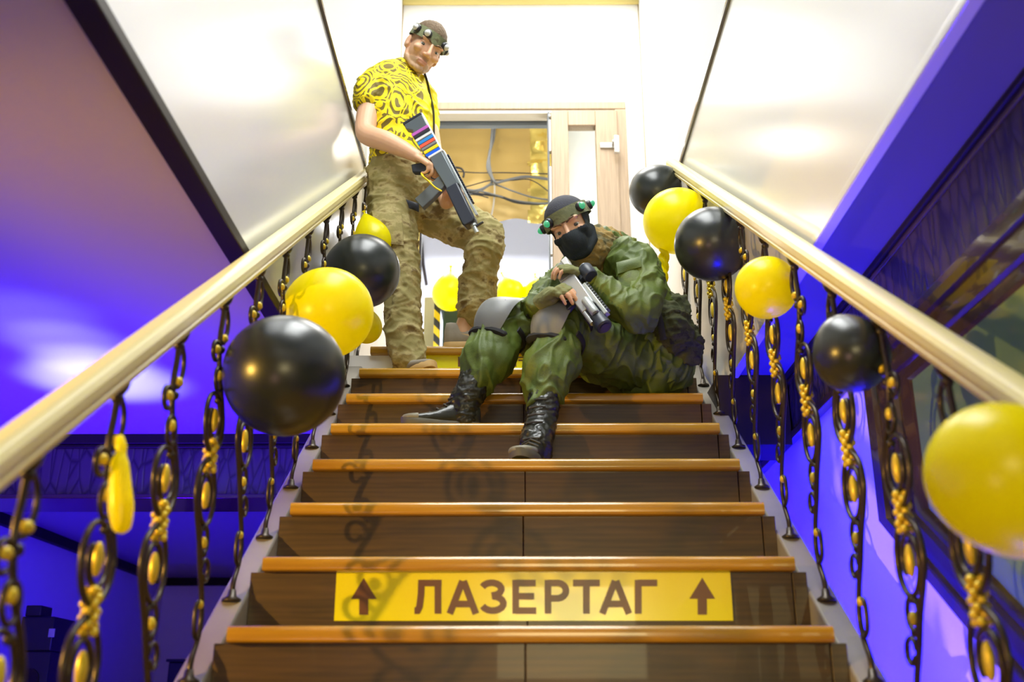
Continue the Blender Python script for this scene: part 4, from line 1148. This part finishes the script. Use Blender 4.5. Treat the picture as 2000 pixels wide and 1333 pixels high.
limb(bd2, [(sR, .055), (P(1090, 570, 3.9), .05), (P(1032, 626, 3.80), .044), (P(1044, 606, 3.68), .04), (P(1058, 592, 3.59), .029), (w1, .028)])
limb(bd2, [(P(1275, 712, 3.92), .08), (P(1100, 634, 3.67), .042), (P(1075, 735, 3.58), .05), (P(1068, 775, 3.55), .04)])
limb(bd2, [(P(1215, 706, 3.9), .08), (P(990, 634, 3.74), .042), (P(950, 700, 3.68), .045), (P(942, 715, 3.67), .04)])
gl2 = MB()
w1 = P(1062, 589, 3.575)
hand(bd2, w1, P(1102, 558, 3.492) - w1, Vector((0.625, 0.12, -0.74)), 1, [(52, 28, 12), (54, 30, 12), (56, 30, 12), (58, 30, 12)], thumb=(.8, .35, .5), scale=1.0, gl_mb=gl2)
w2 = P(1150, 543, 3.585)
hand(bd2, w2, P(1114, 526, 3.565) - w2, Vector((-0.15, 0.5, -0.85)), -1, [(30, 45, 30)] * 4, thumb=(.7, .5, .5), scale=0.95, gl_mb=gl2)
fused('body', bd2, .0034, [SKIN], sol, smooth=4)
face_details(T2, sol, look=(0.15, -0.15))
limb(gl2, [(P(1055, 594, 3.60), .034), (w1, .034), (P(1076, 578, 3.55), .034)])
limb(gl2, [(P(1160, 548, 3.60), .034), (w2, .034), (P(1143, 540, 3.60), .032)])
fused('gloves', gl2, .0034, GLOVE, sol, smooth=3, disp=folds(40, .0016, 8))
# balaclava with eye slit, cap on top
bl = MB(); head_parts(bl, T2, grow=.0045, ears=False, soft=True)
limb(bl, [(T2 @ Vector((0, .028, -.04)), .066), (T2 @ Vector((0, .04, -.09)), .068), (neck2.lerp(T2 @ Vector((0, .03, -.09)), .35), .074)])
def slit(c):
    l = inv2 @ c
    return l.y < -.022 and abs(l.x) < .062 and (-.016 - max(0, .010 - abs(l.x)) * .3) < l.z < .034
fused('balaclava', bl, .004, KNIT, sol, smooth=9, cut=slit)
cp = MB(); cp.ell(T2 @ Vector((0, .021, .042)), (.082, .101, .086), T2.to_3x3(), 28, 20)
fused('knit_cap', cp, .005, CAPM, sol, smooth=1, cut=lambda c: (inv2 @ c).z < .040)
bb = MB(); band_ring(bb, T2, .048, .0225, 0.0, rx=.0855, ry=.1045)
hb2 = bb.build('headband', BAND, sol, angle=50)
GDOME = mat('green_lit_dome', (0.10, 0.28, 0.18), 0.2, emit=(0.0, 0.8, 0.30), estr=0.35)
sensors(T2, hb2, (-121, -38, 188, 8, 80), .048, 0.0, GDOME, rx=.090, ry=.109, r=.0155)
# scarf at the neck
sc_ = MB(); limb(sc_, [(T2 @ Vector((0, .045, -.095)), .078), (neck2, .086), (P(1184, 498, 3.815), .10)])
SCARF = camo('ochre_scarf', [(0.08, 0.06, 0.02), (0.30, 0.20, 0.06), (0.22, 0.18, 0.08), (0.05, 0.06, 0.03)], 14)
fused('scarf', sc_, .006, SCARF, sol, smooth=3, disp=folds(20, .008, 4))
# jacket
jk = MB()
jt = [(1262, 722, 3.95, .158, .128), (1262, 690, 3.945, .156, .125), (1258, 645, 3.935, .150, .122), (1243, 595, 3.90, .160, .125), (1222, 550, 3.865, .172, .118), (1202, 515, 3.84, .155, .100), (1188, 495, 3.825, .110, .085), (1180, 484, 3.815, .083, .078)]
limb(jk, [(P(x, y, yy), a, b_) for x, y, yy, a, b_ in jt], ref=SH2, n=28)
limb(jk, [(P(1218, 508, 3.76), .072), (P(1238, 514, 3.70), .076), (P(1254, 552, 3.645), .072), (P(1258, 588, 3.60), .070), (P(1252, 610, 3.58), .070), (P(1232, 606, 3.575), .068), (P(1200, 584, 3.575), .060), (P(1174, 563, 3.585), .050), (P(1160, 552, 3.59), .043)])
limb(jk, [(P(1170, 512, 3.92), .078), (sR, .08), (P(1090, 570, 3.9), .074), (P(1036, 625, 3.80), .064), (P(1038, 612, 3.74), .060), (P(1048, 601, 3.65), .047), (P(1053, 596, 3.615), .043)])
fj = folds(7.5, .016, 11, (1.3, 1, 1.0))
jo = fused('jacket', jk, .005, OLIVE, sol, smooth=5, disp=fj)
quad_patch('sleeve_pocket', [P(1207, 520, 3.617), P(1251, 508, 3.60), P(1254, 560, 3.56), P(1210, 566, 3.585)], .006, OLIVE, jo)
quad_patch('pocket_flap', [P(1205, 516, 3.605), P(1253, 504, 3.588), P(1254, 524, 3.578), P(1208, 538, 3.592)], .010, OLIVE, jo)
# trousers
ts = MB()
ts.ell(P(1262, 714, 3.95), (.185, .15, .125), None, 24, 16)
limb(ts, [(P(1280, 714, 3.94), .115), (P(1235, 704, 3.87), .108), (P(1165, 672, 3.765), .096), (P(1112, 640, 3.68), .082), (P(1098, 640, 3.655), .076), (P(1088, 672, 3.625), .080), (P(1080, 710, 3.60), .088), (P(1072, 738, 3.58), .084), (P(1063, 768, 3.555), .060), (P(1060, 785, 3.54), .046)], k=6)
limb(ts, [(P(1225, 704, 3.93), .112), (P(1150, 680, 3.86), .104), (P(1060, 650, 3.78), .094), (P(1000, 635, 3.74), .078), (P(984, 638, 3.725), .073), (P(970, 665, 3.70), .080), (P(954, 697, 3.68), .085), (P(944, 722, 3.665), .072), (P(934, 744, 3.65), .050)], k=6)
fused('trousers', ts, .005, OLIVE, sol, smooth=5, disp=folds(6.5, .018, 21, (1.4, 1, 0.8)))
# boots
def boot(heel, toe, shaft):
    o, T, L = shoe(sol, heel, toe, BOOT, BOOTSOLE, high=.11, wide=1.04, name='boot')
    s_ = MB(); limb(s_, [(T @ Vector((L * .20, 0, .050)), .050), (T @ Vector((L * .21, 0, .10)), .054)] + shaft)
    fused('shaft', s_, .005, BOOT, o, smooth=3, disp=folds(22, .005, 31))
    ax_ = (shaft[-1][0] - T @ Vector((L * .25, 0, .09)))
    f_ = T.to_3x3() @ Vector((1, 0, 0))
    e = MB()
    for i in range(6):
        c = (T @ Vector((L * .25, 0, .09))).lerp(shaft[-1][0], .06 + i * .165) + f_ * (.058)
        l_ = T.to_3x3() @ Vector((0, 1, 0))
        e.tube([c - l_ * .025 - f_ * .010, c, c + l_ * .025 - f_ * .010], .0035, 6, round_ends=True)
        e.ell(c - l_ * .028 - f_ * .012, .005, n=8, m=6)
    for i in range(4):
        t_ = .36 + i * .09; z_ = .112 - i * .016
        e.tube([T @ Vector((t_ * L, -.03, z_ - .014)), T @ Vector((t_ * L + .004, 0, z_)), T @ Vector((t_ * L, .03, z_ - .014))], .0035, 6, round_ends=True)
    e.build('lacing', mat('boot_lace', (0.03, 0.03, 0.025), 0.6), o)
    tc_ = MB(); rr = []
    for t, w, h in ((.80, .0455, .0515), (.87, .042, .048), (.92, .036, .0435), (.97, .024, .036), (.998, .009, .024)):
        ring = []
        for k in range(20):
            a = 2 * PI * k / 20; cy_, cz_ = math.cos(a), math.sin(a)
            ring.append(T @ Vector((t * L, math.copysign(abs(cy_) ** .75, cy_) * w * 1.07, .016 + (h + .002 - .016) * (.5 + .5 * math.copysign(abs(cz_) ** .8, cz_)) + .012 * max(0, (t - .8) / .2) ** 2)))
        rr.append(ring)
    tc_.rings(rr, True).build('toe_cap', TOECAP, o, angle=60)
boot(Vector((P(938, 820, 3.64).x, 3.66, NZ(12))), Vector((P(783, 818, 3.6).x, 3.60, NZ(12))), [(P(916, 772, 3.645), .056), (P(932, 738, 3.66), .060)])
boot(Vector((P(1056, 880, 3.50).x, 3.50, NZ(11))), Vector((P(1013, 890, 3.25).x, 3.262, NZ(11))), [(P(1056, 830, 3.515), .052), (P(1063, 778, 3.55), .056)])
# knee pads: domed shell, rim and straps
def kneepad(c, front, up, sc=1.0):
    front = front.normalized(); up = (up - front * up.dot(front)).normalized(); side = up.cross(front)
    m = Matrix((side, up, front)).transposed().to_4x4(); m.translation = c
    vs = []; fs = []; nu, nv = 14, 10
    for lay, gg in ((0, 1.0), (1, .90)):
        for i in range(nv + 1):
            for j in range(nu + 1):
                u = -1 + 2 * j / nu; v = -1 + 2 * i / nv
                w = .070 * (1 - .22 * max(0, -v) ** 2) * sc
                z = (.062 * math.sqrt(max(0, 1 - (u * .86) ** 2)) * (1 - (.80 if v > 0 else .50) * v * v) + .02) * gg * sc - .02
                vs.append(m @ Vector((u * w * gg, v * .078 * sc - .010 * (1 - u * u) * (1 if v < 0 else 0), z)))
    k = (nu + 1) * (nv + 1)
    for i in range(nv):
        for j in range(nu):
            a = i * (nu + 1) + j
            fs.append((a, a + 1, a + nu + 2, a + nu + 1)); fs.append((k + a, k + a + nu + 1, k + a + nu + 2, k + a + 1))
    ed = [j for j in range(nu)] + [nu + (nu + 1) * i for i in range(nv)] + [k - 1 - j for j in range(nu)] + [(nu + 1) * (nv - i) for i in range(nv)]
    for i in range(len(ed)): fs.append((ed[i], ed[(i + 1) % len(ed)], k + ed[(i + 1) % len(ed)], k + ed[i]))
    o = MB().add(vs, fs).build('kneepad', PAD, sol, angle=50)
    for dv in (-.045, .035):
        q = MB(); q.tube([m @ Vector((.098 * sc * math.cos(a), dv, .098 * sc * math.sin(a) - .045)) for a in [math.radians(x) for x in range(165, 376, 15)]], [(.013, .004)] * 15, 8, ref=up)
        q.build('strap', STRAP, o)
    q = MB(); q.tube([m @ Vector((u * .066 * sc, -.084 * sc, .040 * math.sqrt(1 - (u * .9) ** 2) - .016)) for u in [-1 + i * .2 for i in range(11)]], [(.014, .016)] * 11, 8, round_ends=True)
    q.build('lower_padding', STRAP, o)
    for u in (-.6, .6):
        MB().ell(m @ Vector((u * .06 * sc, .03, .052)), .005, n=8, m=6).build('rivet', M['black'], o)
for kc, kf, ku in ((P(1099, 641, 3.658), Vector((-.45, -.8, .40)), Vector((.45, .3, 1))), (P(988, 634, 3.728), Vector((-.40, -.8, .45)), Vector((.45, .25, 1)))):
    kneepad(kc + kf.normalized() * .060 + Vector((0, 0, -.012)), kf, ku, 1.10)
# hip pouch and rolled kit behind him
POUCH = camo('pouch_camouflage', [(0.015, 0.022, 0.008), (0.04, 0.05, 0.016), (0.065, 0.07, 0.025), (0.018, 0.018, 0.01)], 12)
pc = MB()
pc.ell(P(1312, 640, 3.80), (.075, .08, .105), Matrix.Rotation(-.35, 3, 'Y'), 18, 12)
pc.ell(P(1335, 668, 3.86), (.07, .07, .10), Matrix.Rotation(-.4, 3, 'Y'), 18, 12)
pc.ell(P(1318, 612, 3.87), (.06, .07, .08), None, 18, 12)
po = fused('hip_pouch', pc, .006, POUCH, sol, smooth=3, disp=folds(14, .012, 41))
for i in range(3):
    a_ = P(1284 + i * 20, 630 + i * 8, 3.72 + i * .03)
    MB().tube([a_ + Vector((0, 0, .06)), a_ + Vector((.01, -.012, .0)), a_ + Vector((.02, 0, -.07))], [(.012, .003)] * 3, 8, ref=(1, 0, 0)).build('strap', STRAP, po)
# rifle of the seated man
G2 = gun_frame(P(1100, 532, 3.60), P(1176, 632, 3.46), Vector((0.75, -0.35, 0.45)))
SIL = mat('brushed_silver', (0.42, 0.43, 0.43), 0.35, metal=0.6)
r2 = thing('rifle', 'silver grey rifle with white stock end lying across the seated man\'s knee', 'rifle', G2.translation)
gp(G2, [(-.035, .022), (-.035, -.02), (.05, -.030), (.05, .026)], -.016, .018, 'stock', SIL, r2)
gp(G2, [(-.038, .046), (-.036, .020), (.05, .024), (.04, .036)], -.020, .020, 'stock_end', WHT, r2)
gp(G2, [(.05, .032), (.23, .026), (.24, -.03), (.06, -.036)], -.024, .024, 'receiver', SIL, r2)
gbox(G2, .12, .30, -.012, .012, .026, .042, 'top_rail', GE, r2)
b = MB()
for i in range(12): b.prism([(.125 + i * .014, .042), (.133 + i * .014, .042), (.133 + i * .014, .050), (.125 + i * .014, .050)], -.011, .011, lambda p, t: G2 @ Vector((p[0], t, p[1])))
b.build('sight_rail', GM, r2, smooth=False)
b = MB(); b.tube([G2 @ Vector((x, 0, .072)) for x in (.055, .06, .105, .11)], [.024, .027, .027, .024], 18); b.tube([G2 @ Vector((x, 0, .045)) for x in (.07, .095)], .012, 10)
b.build('reflex_sight', GB, r2, angle=40)
MB().tube([G2 @ Vector((.0485, 0, .072)), G2 @ Vector((.0545, 0, .072))], .019, 18).build('sight_lens', GE, r2)
b = MB(); b.tube([G2 @ Vector((x, -.026, .006)) for x in (.20, .205, .28, .285)], [.013, .016, .016, .013], 16); b.build('side_light', GE, r2, angle=40)
b = MB(); b.tube([G2 @ Vector((x, -.012, -.024)) for x in (.19, .30)], .010, 12); b.build('lower_tube', SIL, r2, angle=40)
b = MB(); b.tube([G2 @ Vector((x, 0, .0)) for x in (.24, .275, .28, .335, .34)], [.024, .024, .029, .029, .024], 20); b.build('muzzle', GB, r2, angle=40)
MB().tube([G2 @ Vector((.3405, 0, 0)), G2 @ Vector((.3425, 0, 0))], .019, 18).build('muzzle_lens', mat('dark_lens', (0.02, 0.02, 0.10), 0.1), r2)
gp(G2, [(.13, -.033), (.165, -.033), (.172, -.075), (.138, -.08)], -.012, .012, 'fore_grip', GB, r2)
